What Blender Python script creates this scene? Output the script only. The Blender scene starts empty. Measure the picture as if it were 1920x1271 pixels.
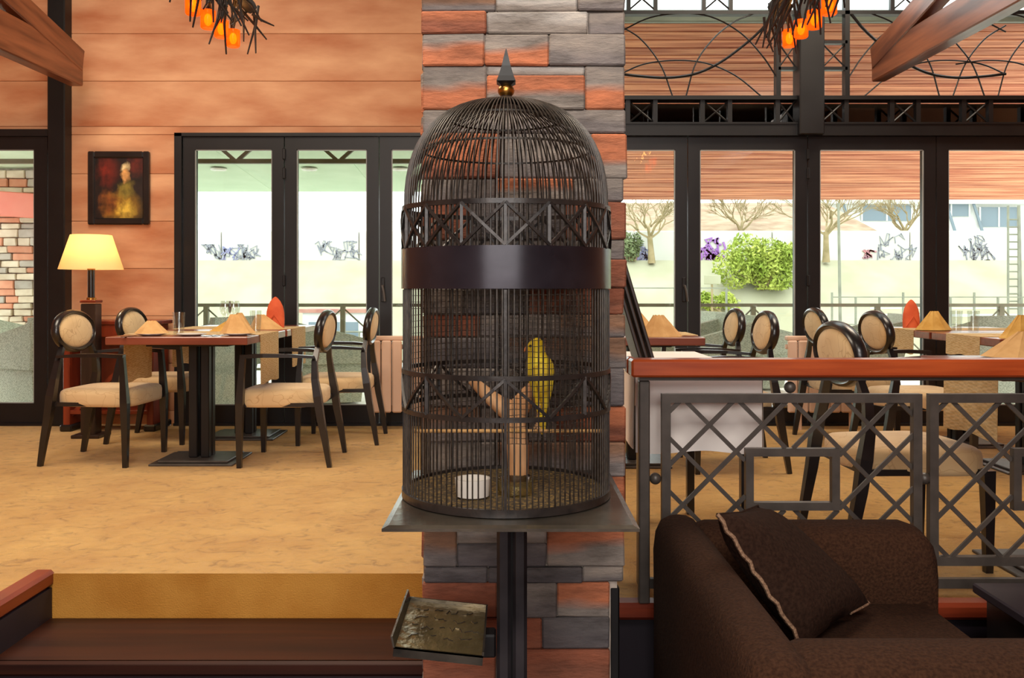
import bpy, bmesh, math, random
from mathutils import Vector, Matrix
random.seed(7)
SC = bpy.context.scene
COL = SC.collection
PI = math.pi
F = 1700.0          # focal length in pixels of a 1920 wide frame
H = 1.05            # eye height above the carpeted platform (z = 0)
HOR = 543.0
LOW = -0.36         # lower floor the eye stands over

# ------------------------------------------------------------------ camera
cam = bpy.data.cameras.new('camera'); co = bpy.data.objects.new('camera', cam); COL.objects.link(co)
co.location = (0, 0, H); co.rotation_euler = (PI/2, 0, 0)
cam.sensor_width = 36; cam.lens = F*36/1920
cam.shift_y = (HOR-635.5)/1920
cam.clip_end = 400; cam.clip_start = 0.05
SC.camera = co
# ------------------------------------------------------------------ world
W = bpy.data.worlds.new('overcast_sky'); SC.world = W; W.use_nodes = True
_bg = W.node_tree.nodes['Background']
_bg.inputs[0].default_value = (0.93, 0.98, 1.0, 1); _bg.inputs[1].default_value = 4.2
# ------------------------------------------------------------------ exposure
vs = SC.view_settings
vs.view_transform = 'Standard'; vs.look = 'None'; vs.gamma = 1; vs.exposure = 0.0
try: vs.use_curve_mapping = False
except Exception: pass
# ------------------------------------------------------------------ lights: added fills here, lit lamps further down
def light(name, kind, loc, energy, color, size=0.3, rot=(0,0,0), sizey=None, spread=None):
    l = bpy.data.lights.new(name, kind); o = bpy.data.objects.new(name, l); COL.objects.link(o)
    o.location = loc; o.rotation_euler = rot; l.energy = energy; l.color = color
    if kind == 'AREA':
        l.size = size
        if sizey: l.shape = 'RECTANGLE'; l.size_y = sizey
        if spread: l.spread = spread
    elif kind == 'SPOT':
        l.shadow_soft_size = size; l.spot_size = 1.9; l.spot_blend = .8
    else:
        l.shadow_soft_size = size
    return o
WARM = (1.0, .85, .66)
light('overhead_fill', 'AREA', (-2.6, 4.3, 4.1), 135, WARM, 1.6, sizey=2.0)  # unseen overhead fills, added to brighten the interior
light('overhead_fill', 'AREA', (2.4, 5.6, 4.1), 120, WARM, 2.0, sizey=1.3)
light('overhead_fill', 'AREA', (-.9, 1.6, 4.1), 75, WARM, 1.4, sizey=1.4)
light('overhead_fill', 'AREA', (.2, -1.6, 3.9), 150, (1, .95, .88), 2.4, rot=(math.radians(50),0,0), sizey=1.2)  # tilted neutral fill, added to light pillar and carpet from the front
light('front_fill', 'AREA', (-.4, -3.3, 2.0), 150, (1, .97, .93), 3.4, rot=(math.radians(88),0,0), sizey=1.6)  # unseen fill behind the camera, added for cloth and bird; no window there

# ------------------------------------------------------------------ materials
MATS = {}
def newmat(name):
    m = bpy.data.materials.new(name); m.use_nodes = True
    nt = m.node_tree; b = nt.nodes['Principled BSDF']
    return m, nt, b
def lin(r, g, b):
    f = lambda c: (c/255/12.92 if c/255 <= .04045 else ((c/255+.055)/1.055)**2.4)
    return (f(r), f(g), f(b), 1)
def N(nt, t, **kw):
    n = nt.nodes.new(t)
    for k, v in kw.items():
        if isinstance(k, str) and hasattr(n, k): setattr(n, k, v)
    return n
def coords(nt, kind='Object', scale=(1,1,1), offset_random=False):
    tc = N(nt, 'ShaderNodeTexCoord'); mp = N(nt, 'ShaderNodeMapping')
    mp.inputs['Scale'].default_value = scale
    nt.links.new(tc.outputs[kind], mp.inputs['Vector'])
    if offset_random:
        oi = N(nt, 'ShaderNodeObjectInfo'); mu = N(nt, 'ShaderNodeMath', operation='MULTIPLY'); mu.inputs[1].default_value = 37.0
        nt.links.new(oi.outputs['Random'], mu.inputs[0])
        cx = N(nt, 'ShaderNodeCombineXYZ')
        nt.links.new(mu.outputs[0], cx.inputs[0]); nt.links.new(mu.outputs[0], cx.inputs[2])
        nt.links.new(cx.outputs[0], mp.inputs['Location'])
    return mp.outputs[0]
def ramp(nt, fac, stops):
    r = N(nt, 'ShaderNodeValToRGB')
    e = r.color_ramp.elements
    while len(e) < len(stops): e.new(.5)
    for i, (p, c) in enumerate(stops):
        e[i].position = p; e[i].color = c if len(c) == 4 else (*c, 1)
    nt.links.new(fac, r.inputs[0]); return r.outputs[0]
def mat(name, c1, c2=None, scale=6, rough=.5, metal=0, bump=0, stretch=(1,1,1), lo=.35, hi=.65, detail=5, kind='Object', spec=.5, bscale=None, rnd=True, coat=0, sheen=0, vary=0):
    m, nt, b = newmat(name)
    b.inputs['Roughness'].default_value = rough; b.inputs['Metallic'].default_value = metal
    b.inputs['Specular IOR Level'].default_value = spec
    if coat: b.inputs['Coat Weight'].default_value = coat; b.inputs['Coat Roughness'].default_value = .15
    if sheen: b.inputs['Sheen Weight'].default_value = sheen
    if c2 is None: c2 = c1
    v = coords(nt, kind, tuple(scale*s for s in stretch), rnd)
    n = N(nt, 'ShaderNodeTexNoise'); n.inputs['Detail'].default_value = detail; n.inputs['Scale'].default_value = 1
    nt.links.new(v, n.inputs['Vector'])
    c = ramp(nt, n.outputs[0], [(lo, c1), (hi, c2)])
    if vary:
        oi = N(nt, 'ShaderNodeObjectInfo'); hs = N(nt, 'ShaderNodeHueSaturation')
        mr = N(nt, 'ShaderNodeMapRange'); mr.inputs[3].default_value = 1-vary; mr.inputs[4].default_value = 1+vary
        nt.links.new(oi.outputs['Random'], mr.inputs[0]); nt.links.new(mr.outputs[0], hs.inputs['Value'])
        nt.links.new(c, hs.inputs['Color']); c = hs.outputs[0]
    nt.links.new(c, b.inputs['Base Color'])
    if bump:
        bp = N(nt, 'ShaderNodeBump'); bp.inputs['Strength'].default_value = bump; bp.inputs['Distance'].default_value = .01
        if bscale:
            v2 = coords(nt, kind, tuple(bscale*s for s in stretch), rnd)
            n2 = N(nt, 'ShaderNodeTexNoise'); n2.inputs['Scale'].default_value = 1; n2.inputs['Detail'].default_value = 4
            nt.links.new(v2, n2.inputs['Vector']); h = n2.outputs[0]
        else: h = n.outputs[0]
        nt.links.new(h, bp.inputs['Height']); nt.links.new(bp.outputs[0], b.inputs['Normal'])
    MATS[name] = m; return m

def glass_mat(name, tint=(.97,.99,.98), gloss=.05, rough=.0):
    m = bpy.data.materials.new(name); m.use_nodes = True; nt = m.node_tree; nt.nodes.clear()
    o = N(nt, 'ShaderNodeOutputMaterial'); mx = N(nt, 'ShaderNodeMixShader'); t = N(nt, 'ShaderNodeBsdfTransparent'); g = N(nt, 'ShaderNodeBsdfGlossy')
    t.inputs[0].default_value = (*tint, 1); g.inputs['Roughness'].default_value = rough
    mx.inputs[0].default_value = gloss
    nt.links.new(t.outputs[0], mx.inputs[1]); nt.links.new(g.outputs[0], mx.inputs[2]); nt.links.new(mx.outputs[0], o.inputs[0])
    MATS[name] = m; return m
def emit_mat(name, color, strength):
    m, nt, b = newmat(name)
    b.inputs['Base Color'].default_value = color; b.inputs['Emission Color'].default_value = color; b.inputs['Emission Strength'].default_value = strength
    MATS[name] = m; return m

mat('plaster', lin(174,104,66), lin(220,168,128), 2.0, .75, bump=.3, stretch=(.7,1,2.2), bscale=9, lo=.3, hi=.7, detail=8, vary=.03)
mat('plaster_core', lin(150,84,48), lin(160,92,54), 3, .8)
mat('ceiling_wood', lin(70,40,26), lin(92,54,34), 3, .6, stretch=(4,.3,1))
mat('room_wall', lin(176,112,72), lin(190,126,84), 2, .8)
# carpet: short golden pile; soft ripples bumped, their shading also darkened into the colour
def carpet():
    m, nt, b = newmat('carpet'); b.inputs['Roughness'].default_value = .95; b.inputs['Specular IOR Level'].default_value = .1
    b.inputs['Sheen Weight'].default_value = .25
    v = coords(nt, 'Object', (1,1,1))
    n1 = N(nt, 'ShaderNodeTexNoise'); n1.inputs['Scale'].default_value = 2.2; n1.inputs['Detail'].default_value = 6; n1.inputs['Roughness'].default_value = .65
    n2 = N(nt, 'ShaderNodeTexNoise'); n2.inputs['Scale'].default_value = 240; n2.inputs['Detail'].default_value = 2
    n3 = N(nt, 'ShaderNodeTexNoise'); n3.inputs['Scale'].default_value = 13; n3.inputs['Detail'].default_value = 9; n3.inputs['Roughness'].default_value = .68; n3.inputs['Distortion'].default_value = 1.2
    for n in (n1, n2): nt.links.new(v, n.inputs['Vector'])
    v3 = coords(nt, 'Object', (.8,1.05,1)); nt.links.new(v3, n3.inputs['Vector'])
    c = ramp(nt, n1.outputs[0], [(.3, lin(200,148,74)), (.7, lin(224,178,100))])
    d = ramp(nt, n3.outputs[0], [(.33, (.66,.61,.54)), (.44, (.95,.94,.92)), (.52, (1.03,1.03,1.03))])
    mx = N(nt, 'ShaderNodeMixRGB', blend_type='MULTIPLY'); mx.inputs[0].default_value = 1
    nt.links.new(c, mx.inputs[1]); nt.links.new(d, mx.inputs[2]); nt.links.new(mx.outputs[0], b.inputs['Base Color'])
    ad = N(nt, 'ShaderNodeMath', operation='ADD'); mu = N(nt, 'ShaderNodeMath', operation='MULTIPLY'); mu.inputs[1].default_value = .35
    nt.links.new(n2.outputs[0], mu.inputs[0]); nt.links.new(n3.outputs[0], ad.inputs[0]); nt.links.new(mu.outputs[0], ad.inputs[1])
    bp = N(nt, 'ShaderNodeBump'); bp.inputs['Strength'].default_value = .8; bp.inputs['Distance'].default_value = .035
    nt.links.new(ad.outputs[0], bp.inputs['Height']); nt.links.new(bp.outputs[0], b.inputs['Normal'])
    MATS['carpet'] = m
carpet()
mat('carpet_riser', lin(176,120,50), lin(192,138,64), 5, .95, bump=.35, bscale=180, spec=.1, detail=8)  # same carpet, with the riser's shade put into a darker colour
# stones: bedded slabs, grey, rust, or the one shading into the other across the slab
def stone(name, top, bot, mix=.5, soft=.18):
    m, nt, b = newmat(name); b.inputs['Roughness'].default_value = .8
    v = coords(nt, 'Object', (7,7,24), True)
    n = N(nt, 'ShaderNodeTexNoise'); n.inputs['Scale'].default_value = 1; n.inputs['Detail'].default_value = 7; n.inputs['Roughness'].default_value = .65
    nt.links.new(v, n.inputs['Vector'])
    vl = coords(nt, 'Object', (3.2,3.2,9), True)
    nl = N(nt, 'ShaderNodeTexNoise'); nl.inputs['Scale'].default_value = 1; nl.inputs['Detail'].default_value = 2
    nt.links.new(vl, nl.inputs['Vector'])
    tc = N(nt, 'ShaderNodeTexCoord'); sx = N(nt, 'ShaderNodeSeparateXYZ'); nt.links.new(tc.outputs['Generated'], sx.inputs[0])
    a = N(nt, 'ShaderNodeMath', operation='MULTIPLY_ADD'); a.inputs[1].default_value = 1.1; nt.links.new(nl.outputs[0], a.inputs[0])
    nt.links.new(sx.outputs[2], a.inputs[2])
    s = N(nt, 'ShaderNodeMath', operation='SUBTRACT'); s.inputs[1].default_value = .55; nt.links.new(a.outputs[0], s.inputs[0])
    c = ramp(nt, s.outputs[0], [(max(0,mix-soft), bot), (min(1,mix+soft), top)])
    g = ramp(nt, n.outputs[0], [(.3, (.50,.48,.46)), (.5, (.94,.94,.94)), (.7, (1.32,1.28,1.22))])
    mx = N(nt, 'ShaderNodeMixRGB', blend_type='MULTIPLY'); mx.inputs[0].default_value = 1
    nt.links.new(c, mx.inputs[1]); nt.links.new(g, mx.inputs[2])
    oi = N(nt, 'ShaderNodeObjectInfo'); hs = N(nt, 'ShaderNodeHueSaturation')
    mr = N(nt, 'ShaderNodeMapRange'); mr.inputs[3].default_value = .82; mr.inputs[4].default_value = 1.15
    nt.links.new(oi.outputs['Random'], mr.inputs[0]); nt.links.new(mr.outputs[0], hs.inputs['Value']); nt.links.new(mx.outputs[0], hs.inputs['Color'])
    nt.links.new(hs.outputs[0], b.inputs['Base Color'])
    bp = N(nt, 'ShaderNodeBump'); bp.inputs['Strength'].default_value = .8; bp.inputs['Distance'].default_value = .016
    nt.links.new(n.outputs[0], bp.inputs['Height']); nt.links.new(bp.outputs[0], b.inputs['Normal'])
    MATS[name] = m
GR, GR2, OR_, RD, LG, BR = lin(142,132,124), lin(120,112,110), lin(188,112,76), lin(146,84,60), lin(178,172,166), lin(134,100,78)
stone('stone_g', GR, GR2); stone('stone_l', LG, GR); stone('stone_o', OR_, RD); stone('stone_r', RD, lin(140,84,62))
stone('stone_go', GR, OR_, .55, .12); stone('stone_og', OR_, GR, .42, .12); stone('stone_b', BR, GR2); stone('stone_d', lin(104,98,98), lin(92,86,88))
mat('mortar', lin(190,176,164), lin(150,136,124), 20, .9)
for i, (c1, c2) in enumerate([((206,186,160),(226,210,186)), ((214,150,120),(200,130,100)), ((190,180,168),(168,156,142))]):
    mat('garden_stone_%s' % 'abc'[i], lin(*c1), lin(*c2), 9, .85, bump=.4, vary=.12)
mat('black_steel', lin(14,12,14), lin(20,18,19), 5, .42, spec=.4)
mat('frame_black', lin(19,17,19), lin(24,22,24), 4, .40, spec=.4)
mat('frame_edge', lin(150,150,148), lin(130,130,128), 4, .4)
mat('iron', lin(72,65,60), lin(86,78,72), 14, .42, metal=.25, bump=.06)
mat('cage_iron', lin(36,33,33), lin(56,50,47), 26, .33, metal=.35, bump=.15)
mat('cage_wire', lin(34,30,28), lin(66,58,50), 60, .4, metal=.3)
mat('cage_band', lin(34,31,38), lin(50,46,54), 9, .24, metal=.45, bump=.05)
mat('pole_steel', lin(36,33,36), lin(62,57,60), 7, .3, metal=.5, bump=.08)
mat('plate_metal', lin(44,40,38), lin(124,116,104), 5, .26, metal=.8, bump=.12, bscale=30)
mat('tray_metal', lin(96,88,62), lin(176,156,108), 9, .28, metal=.8, bump=.45, bscale=44, stretch=(1,.6,1))
mat('chrome', lin(150,146,140), lin(120,116,110), 8, .25, metal=1)
mat('brass', lin(190,140,70), lin(160,110,50), 8, .3, metal=1)
mat('beam_wood', lin(84,42,22), lin(140,82,52), 3, .33, stretch=(5,.45,5), coat=.3, detail=7)
mat('rail_wood', lin(156,60,24), lin(188,84,38), 4, .32, stretch=(.6,5,9), coat=.15, detail=7, rnd=False)
mat('table_wood', lin(108,50,34), lin(136,70,50), 3, .3, stretch=(.7,7,4), coat=.4, detail=6)
mat('edge_wood', lin(104,36,18), lin(136,54,28), 4, .35, stretch=(.6,.6,9), coat=.15, detail=6)
mat('step_wood', lin(36,13,7), lin(58,24,10), 3, .5, stretch=(.35,7,7), coat=0, spec=.3, detail=6)
mat('console_wood', lin(104,34,16), lin(136,52,26), 3, .35, stretch=(5,5,.6), coat=.2)
mat('band_panel', lin(96,84,76), lin(112,98,88), 5, .5)
mat('dark_wood', lin(38,26,20), lin(56,38,28), 5, .38, stretch=(4,4,.6))
mat('ebony', lin(22,19,20), lin(32,27,27), 8, .3, coat=.2)
mat('dark_floor', lin(36,22,30), lin(46,28,36), 4, .5)
mat('riser_purple', lin(30,21,31), lin(38,27,38), 4, .6)
mat('sofa', lin(46,27,17), lin(66,42,28), 130, .95, bump=.5, stretch=(1,1,1), sheen=0, rnd=False, spec=.15)
mat('pillow_fabric', lin(36,22,16), lin(50,33,25), 110, .95, bump=.4, spec=.1)
mat('cord', lin(150,118,92), lin(110,80,60), 160, .8, bump=.6)
mat('cloth_white', lin(246,236,228), lin(250,242,236), 4, .8, bump=.12)
mat('napkin_tan', lin(196,150,92), lin(214,170,112), 14, .85, bump=.1)
mat('napkin_gold', lin(186,138,58), lin(206,162,84), 14, .85, bump=.1)
mat('napkin_orange', lin(206,84,44), lin(224,104,60), 12, .8)
mat('radiator_white', lin(214,178,152), lin(222,188,164), 4, .5)
mat('porcelain', lin(232,226,216), None, 4, .2, coat=.4)
mat('litter', lin(66,54,36), lin(150,120,64), 120, .9, bump=.8, lo=.45, hi=.7)
mat('driftwood', lin(204,148,98), lin(236,188,140), 16, .8, bump=.5, stretch=(2,2,.5))
mat('log_end', lin(40,28,22), None, 4, .9)
mat('feather', lin(236,202,26), lin(248,222,60), 30, .75, bump=.2, stretch=(1,1,.4))
mat('feather_wing', lin(196,158,16), lin(232,204,56), 60, .75, bump=.3, stretch=(1,1,.35))
mat('beak', lin(226,140,90), None, 4, .4)
mat('eye', lin(8,6,6), None, 4, .1)
mat('bird_foot', lin(190,150,110), None, 4, .6)
mat('twig', lin(24,17,14), lin(42,32,26), 30, .8, bump=.4)
glass_mat('pane', (.95,.985,.965), .045)
glass_mat('tumbler', (.93,.94,.93), .10)
glass_mat('dark_pane', (.30,.28,.26), .08)
glass_mat('dish_glass', (.93,.93,.78), .22, .1)
# seat fabric: oatmeal with a faint wandering vine line
def vine(name, c1, c2, cl):
    m, nt, b = newmat(name); b.inputs['Roughness'].default_value = .85; b.inputs['Sheen Weight'].default_value = .2
    v = coords(nt, 'Object', (1,1,1), True)
    nz = N(nt, 'ShaderNodeTexNoise'); nz.inputs['Scale'].default_value = 6; nt.links.new(v, nz.inputs['Vector'])
    mxv = N(nt, 'ShaderNodeMixRGB'); mxv.inputs[0].default_value = .22; nt.links.new(v, mxv.inputs[1]); nt.links.new(nz.outputs['Color'], mxv.inputs[2])
    vo = N(nt, 'ShaderNodeTexVoronoi', feature='DISTANCE_TO_EDGE'); vo.inputs['Scale'].default_value = 12; nt.links.new(mxv.outputs[0], vo.inputs['Vector'])
    c = ramp(nt, nz.outputs[0], [(.35, c1), (.65, c2)])
    l = ramp(nt, vo.outputs['Distance'], [(.006, (.8,.8,.8)), (.022, (0,0,0))])
    mx = N(nt, 'ShaderNodeMixRGB'); nt.links.new(l, mx.inputs[0]); nt.links.new(c, mx.inputs[1]); mx.inputs[2].default_value = cl
    nt.links.new(mx.outputs[0], b.inputs['Base Color']); MATS[name] = m
vine('seat_fabric', lin(204,170,124), lin(214,184,138), lin(186,150,106))
vine('back_fabric', lin(212,178,126), lin(224,194,144), lin(190,152,104))
# woven straw runner
def weave(name, c1, c2, sx, sy, sz, rough=.85, thin=False):
    m, nt, b = newmat(name); b.inputs['Roughness'].default_value = rough
    v = coords(nt, 'Object', (sx,sy,sz), False)
    n = N(nt, 'ShaderNodeTexNoise'); n.inputs['Scale'].default_value = 1; n.inputs['Detail'].default_value = 3; nt.links.new(v, n.inputs['Vector'])
    w = N(nt, 'ShaderNodeTexChecker'); w.inputs['Scale'].default_value = 1.0; nt.links.new(v, w.inputs['Vector'])
    c = ramp(nt, n.outputs[0], [(.35, c1), (.6, c2)])
    mx = N(nt, 'ShaderNodeMixRGB', blend_type='MULTIPLY'); mx.inputs[0].default_value = .18
    nt.links.new(c, mx.inputs[1]); nt.links.new(w.outputs[0], mx.inputs[2]); nt.links.new(mx.outputs[0], b.inputs['Base Color'])
    bp = N(nt, 'ShaderNodeBump'); bp.inputs['Strength'].default_value = .4; bp.inputs['Distance'].default_value = .004
    nt.links.new(w.outputs[0], bp.inputs['Height']); nt.links.new(bp.outputs[0], b.inputs['Normal'])
    if thin:
        out = nt.nodes['Material Output']; tl = N(nt, 'ShaderNodeBsdfTranslucent'); ms = N(nt, 'ShaderNodeMixShader'); ms.inputs[0].default_value = .4
        nt.links.new(mx.outputs[0], tl.inputs[0]); nt.links.new(b.outputs[0], ms.inputs[1]); nt.links.new(tl.outputs[0], ms.inputs[2]); nt.links.new(ms.outputs[0], out.inputs[0])
    MATS[name] = m
weave('straw', lin(230,198,140), lin(248,224,176), 30, 30, 140, thin=True)
weave('wicker', lin(172,180,164), lin(212,218,202), 60, 60, 90)
mat('wicker_cushion', lin(222,216,196), lin(206,200,180), 8, .9)
# outdoors
mat('deck', lin(218,210,196), lin(230,222,210), 3, .7, stretch=(1,8,1))
mat('soffit', lin(178,90,58), lin(240,164,122), 2.2, .6, stretch=(.5,14,4), detail=7, vary=.13, lo=.36, hi=.62)
mat('green_canopy', lin(206,226,196), lin(216,234,206), 3, .7)
mat('canopy_steel', lin(110,104,84), lin(124,118,98), 4, .6)
mat('outdoor_rail', lin(96,92,70), lin(112,106,86), 4, .6)
mat('red_beam', lin(232,120,100), lin(238,134,112), 4, .5)
mat('river', lin(164,168,154), lin(178,182,168), .3, .5)
mat('bank', lin(150,146,118), lin(164,160,134), .5, .9)
mat('bank_wall', lin(190,187,176), lin(204,201,192), .4, .9)
mat('brush', lin(140,112,88), lin(166,144,118), 1.2, .95)
mat('gutter_steel', lin(120,124,112), lin(136,140,128), 3, .5)
mat('concrete', lin(188,188,182), lin(202,202,196), .6, .9)
mat('far_window', lin(104,118,126), None, 2, .6)
mat('bark', lin(126,112,76), lin(150,132,98), 3, .9)
mat('leaf', lin(128,148,46), lin(178,186,84), .9, .8, vary=.1)
mat('leaf_dull', lin(96,108,68), lin(120,130,90), .9, .8)
mat('graffiti_purple', lin(142,92,164), lin(160,112,178), 2, .8)
mat('graffiti_blue', lin(124,126,160), lin(142,138,166), 2, .8)
mat('graffiti_red', lin(176,116,112), lin(164,118,130), 2, .8)
mat('graffiti_grey', lin(128,130,140), lin(146,146,152), 2, .8)
mat('mast_steel', lin(108,108,92), lin(124,124,106), 3, .6)
mat('terracotta_boat', lin(166,122,106), lin(146,98,86), 3, .8)
emit_mat('amber_bulb', (1.0, .50, .06, 1), 9)

# ------------------------------------------------------------------ mesh helpers
class MB:
    def __init__(s): s.v = []; s.f = []
    def add(s, vs_, fs_):
        o = len(s.v); s.v += [tuple(v) for v in vs_]; s.f += [tuple(i+o for i in f) for f in fs_]; return s
    def box(s, c, d, rz=0, ry=0, rx=0, jit=0):
        x, y, z = d[0]/2, d[1]/2, d[2]/2
        M = Matrix.Translation(c) @ Matrix.Rotation(rz,4,'Z') @ Matrix.Rotation(ry,4,'Y') @ Matrix.Rotation(rx,4,'X')
        P = [M @ Vector((sx*x+random.uniform(-jit,jit), sy*y+random.uniform(-jit,jit), sz*z+random.uniform(-jit,jit))) for sz in (-1,1) for sy in (-1,1) for sx in (-1,1)]
        return s.add(P, [(0,2,3,1),(4,5,7,6),(0,1,5,4),(2,6,7,3),(0,4,6,2),(1,3,7,5)])
    def span(s, a, b):   # box from corner to corner
        return s.box(tuple((a[i]+b[i])/2 for i in range(3)), tuple(abs(a[i]-b[i]) for i in range(3)))
    def cham(s, c, d, b=.01, rz=0, ry=0, rx=0, jit=0):
        # box with chamfered edges: 24 verts
        M = Matrix.Translation(c) @ Matrix.Rotation(rz,4,'Z') @ Matrix.Rotation(ry,4,'Y') @ Matrix.Rotation(rx,4,'X')
        h = [d[i]/2 for i in range(3)]; b = min(b, min(h)*.9)
        idx = {}; P = []
        for sx in (-1,1):
            for sy in (-1,1):
                for sz in (-1,1):
                    j = [random.uniform(-jit,jit) for _ in range(3)]
                    for k in range(3):
                        q = [sx*(h[0]-b)+j[0], sy*(h[1]-b)+j[1], sz*(h[2]-b)+j[2]]
                        q[k] += (sx,sy,sz)[k]*b
                        idx[(sx,sy,sz,k)] = len(P); P.append(M @ Vector(q))
        fs = []
        for k in range(3):
            o = [i for i in range(3) if i != k]
            for s0 in (-1,1):
                ring = []
                for (a, c2) in ((-1,-1),(1,-1),(1,1),(-1,1)):
                    t = [0,0,0]; t[k] = s0; t[o[0]] = a; t[o[1]] = c2; ring.append(idx[(*t, k)])
                fs.append(tuple(ring))
        for k in range(3):       # edge strips along axis k
            o = [i for i in range(3) if i != k]
            for a in (-1,1):
                for c2 in (-1,1):
                    t0 = [0,0,0]; t1 = [0,0,0]; t0[k] = -1; t1[k] = 1
                    for t in (t0,t1): t[o[0]] = a; t[o[1]] = c2
                    fs.append((idx[(*t0,o[0])], idx[(*t1,o[0])], idx[(*t1,o[1])], idx[(*t0,o[1])]))
        for sx in (-1,1):
            for sy in (-1,1):
                for sz in (-1,1): fs.append(tuple(idx[(sx,sy,sz,k)] for k in range(3)))
        return s.add(P, fs)
    def tube(s, pts, r, seg=8, cap=True, flat=None, up=None, closed=False):
        pts = [Vector(p) for p in pts]; n = len(pts)
        rs = r if isinstance(r, (list, tuple)) else [r]*n
        P = []; fs = []; prev = None
        for i, p in enumerate(pts):
            if closed: t = pts[(i+1) % n]-pts[i-1]
            else: t = (pts[min(i+1,n-1)]-pts[max(i-1,0)])
            t = t.normalized() if t.length > 1e-9 else Vector((0,0,1))
            if up is not None: u = Vector(up)
            elif prev is None: u = Vector((0,0,1)) if abs(t.z) < .9 else Vector((0,1,0))
            else: u = prev
            a = t.cross(u)
            if a.length < 1e-6: a = t.cross(Vector((1,0,0)))
            a.normalize(); bb = a.cross(t).normalized(); prev = bb
            fl = flat if flat else (1,1)
            for k in range(seg):
                th = 2*PI*k/seg + (PI/4 if seg == 4 else 0)
                P.append(p + a*(math.cos(th)*rs[i]*fl[0]) + bb*(math.sin(th)*rs[i]*fl[1]))
        m = n if closed else n-1
        for i in range(m):
            for k in range(seg):
                i2 = (i+1) % n
                fs.append((i*seg+k, i*seg+(k+1)%seg, i2*seg+(k+1)%seg, i2*seg+k))
        if cap and not closed:
            fs.append(tuple(range(seg))[::-1]); fs.append(tuple((n-1)*seg+k for k in range(seg)))
        return s.add(P, fs)
    def lathe(s, prof, c=(0,0,0), seg=24, sx=1, sy=1, cap=True):
        P = []; fs = []
        for (r, z) in prof:
            for k in range(seg):
                th = 2*PI*k/seg; P.append((c[0]+r*math.cos(th)*sx, c[1]+r*math.sin(th)*sy, c[2]+z))
        for i in range(len(prof)-1):
            for k in range(seg): fs.append((i*seg+k, i*seg+(k+1)%seg, (i+1)*seg+(k+1)%seg, (i+1)*seg+k))
        if cap:
            if prof[0][0] > 1e-6: fs.append(tuple(range(seg))[::-1])
            if prof[-1][0] > 1e-6: fs.append(tuple((len(prof)-1)*seg+k for k in range(seg)))
        return s.add(P, fs)
    def sphere(s, c, r, seg=16, rings=10):
        r3 = r if isinstance(r, (tuple,list)) else (r,r,r)
        P = []; fs = []
        for i in range(rings+1):
            ph = PI*i/rings
            for k in range(seg):
                th = 2*PI*k/seg
                P.append((c[0]+r3[0]*math.sin(ph)*math.cos(th), c[1]+r3[1]*math.sin(ph)*math.sin(th), c[2]-r3[2]*math.cos(ph)))
        for i in range(rings):
            for k in range(seg): fs.append((i*seg+k, i*seg+(k+1)%seg, (i+1)*seg+(k+1)%seg, (i+1)*seg+k))
        return s.add(P, fs)
    def loft(s, rings, cap=True):
        n = len(rings[0]); P = [p for r in rings for p in r]; fs = []
        for i in range(len(rings)-1):
            for k in range(n): fs.append((i*n+k, i*n+(k+1)%n, (i+1)*n+(k+1)%n, (i+1)*n+k))
        if cap: fs.append(tuple(range(n))[::-1]); fs.append(tuple((len(rings)-1)*n+k for k in range(n)))
        return s.add(P, fs)
    def prism(s, poly, y0, y1, axis='y'):
        n = len(poly)
        def pt(a, b, t): return (a, t, b) if axis == 'y' else ((t, a, b) if axis == 'x' else (a, b, t))
        P = [pt(a, b, y0) for a, b in poly]+[pt(a, b, y1) for a, b in poly]
        fs = [tuple(range(n)), tuple(range(n, 2*n))[::-1]]+[(k, (k+1)%n, n+(k+1)%n, n+k) for k in range(n)]
        return s.add(P, fs)
    def grid(s, fn, nu, nv, closed_u=False):
        P = [fn(i/nu, j/nv) for j in range(nv+1) for i in range(nu+1)]; w = nu+1
        return s.add(P, [(j*w+i, j*w+i+1, (j+1)*w+i+1, (j+1)*w+i) for j in range(nv) for i in range(nu)])
    def mesh(s, name, m, smooth=None, merge=False):
        me = bpy.data.meshes.new(name); me.from_pydata(s.v, [], s.f); me.validate()
        bm = bmesh.new(); bm.from_mesh(me)
        if merge: bmesh.ops.remove_doubles(bm, verts=bm.verts, dist=1e-5)
        bmesh.ops.recalc_face_normals(bm, faces=bm.faces)
        if smooth is not None:
            ang = math.radians(smooth)
            for f in bm.faces: f.smooth = True
            for e in bm.edges:
                e.smooth = not (len(e.link_faces) == 2 and e.calc_face_angle(0) > ang)
        bm.to_mesh(me); bm.free()
        me.materials.append(MATS[m] if isinstance(m, str) else m)
        return me
    def build(s, name, m, parent=None, smooth=None, loc=None, merge=False):
        o = bpy.data.objects.new(name, s.mesh(name, m, smooth, merge)); COL.objects.link(o)
        if parent is not None: o.parent = parent
        if loc is not None: o.location = loc
        return o
def mobj(name, me, parent=None, loc=(0,0,0), rot=(0,0,0)):
    o = bpy.data.objects.new(name, me); COL.objects.link(o); o.location = loc; o.rotation_euler = rot
    if parent is not None: o.parent = parent
    return o
def tag(o, label, cat, group=None, kind=None):
    o['label'] = label; o['category'] = cat
    if group: o['group'] = group
    if kind: o['kind'] = kind
    return o
def thing(name, label, cat, loc=(0,0,0), rz=0, group=None):
    o = bpy.data.objects.new(name, None); COL.objects.link(o); o.empty_display_size = .1
    o.location = loc; o.rotation_euler = (0,0,rz); return tag(o, label, cat, group)
def struct(o, label=None):
    o['kind'] = 'structure'
    if label: o['label'] = label
    return o
def sempty(name, label=None, loc=(0,0,0)):
    o = bpy.data.objects.new(name, None); COL.objects.link(o); o.location = loc; o.empty_display_size = .1
    return struct(o, label)
def kids(o): return [c for c in COL.objects if c.parent == o]
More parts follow.
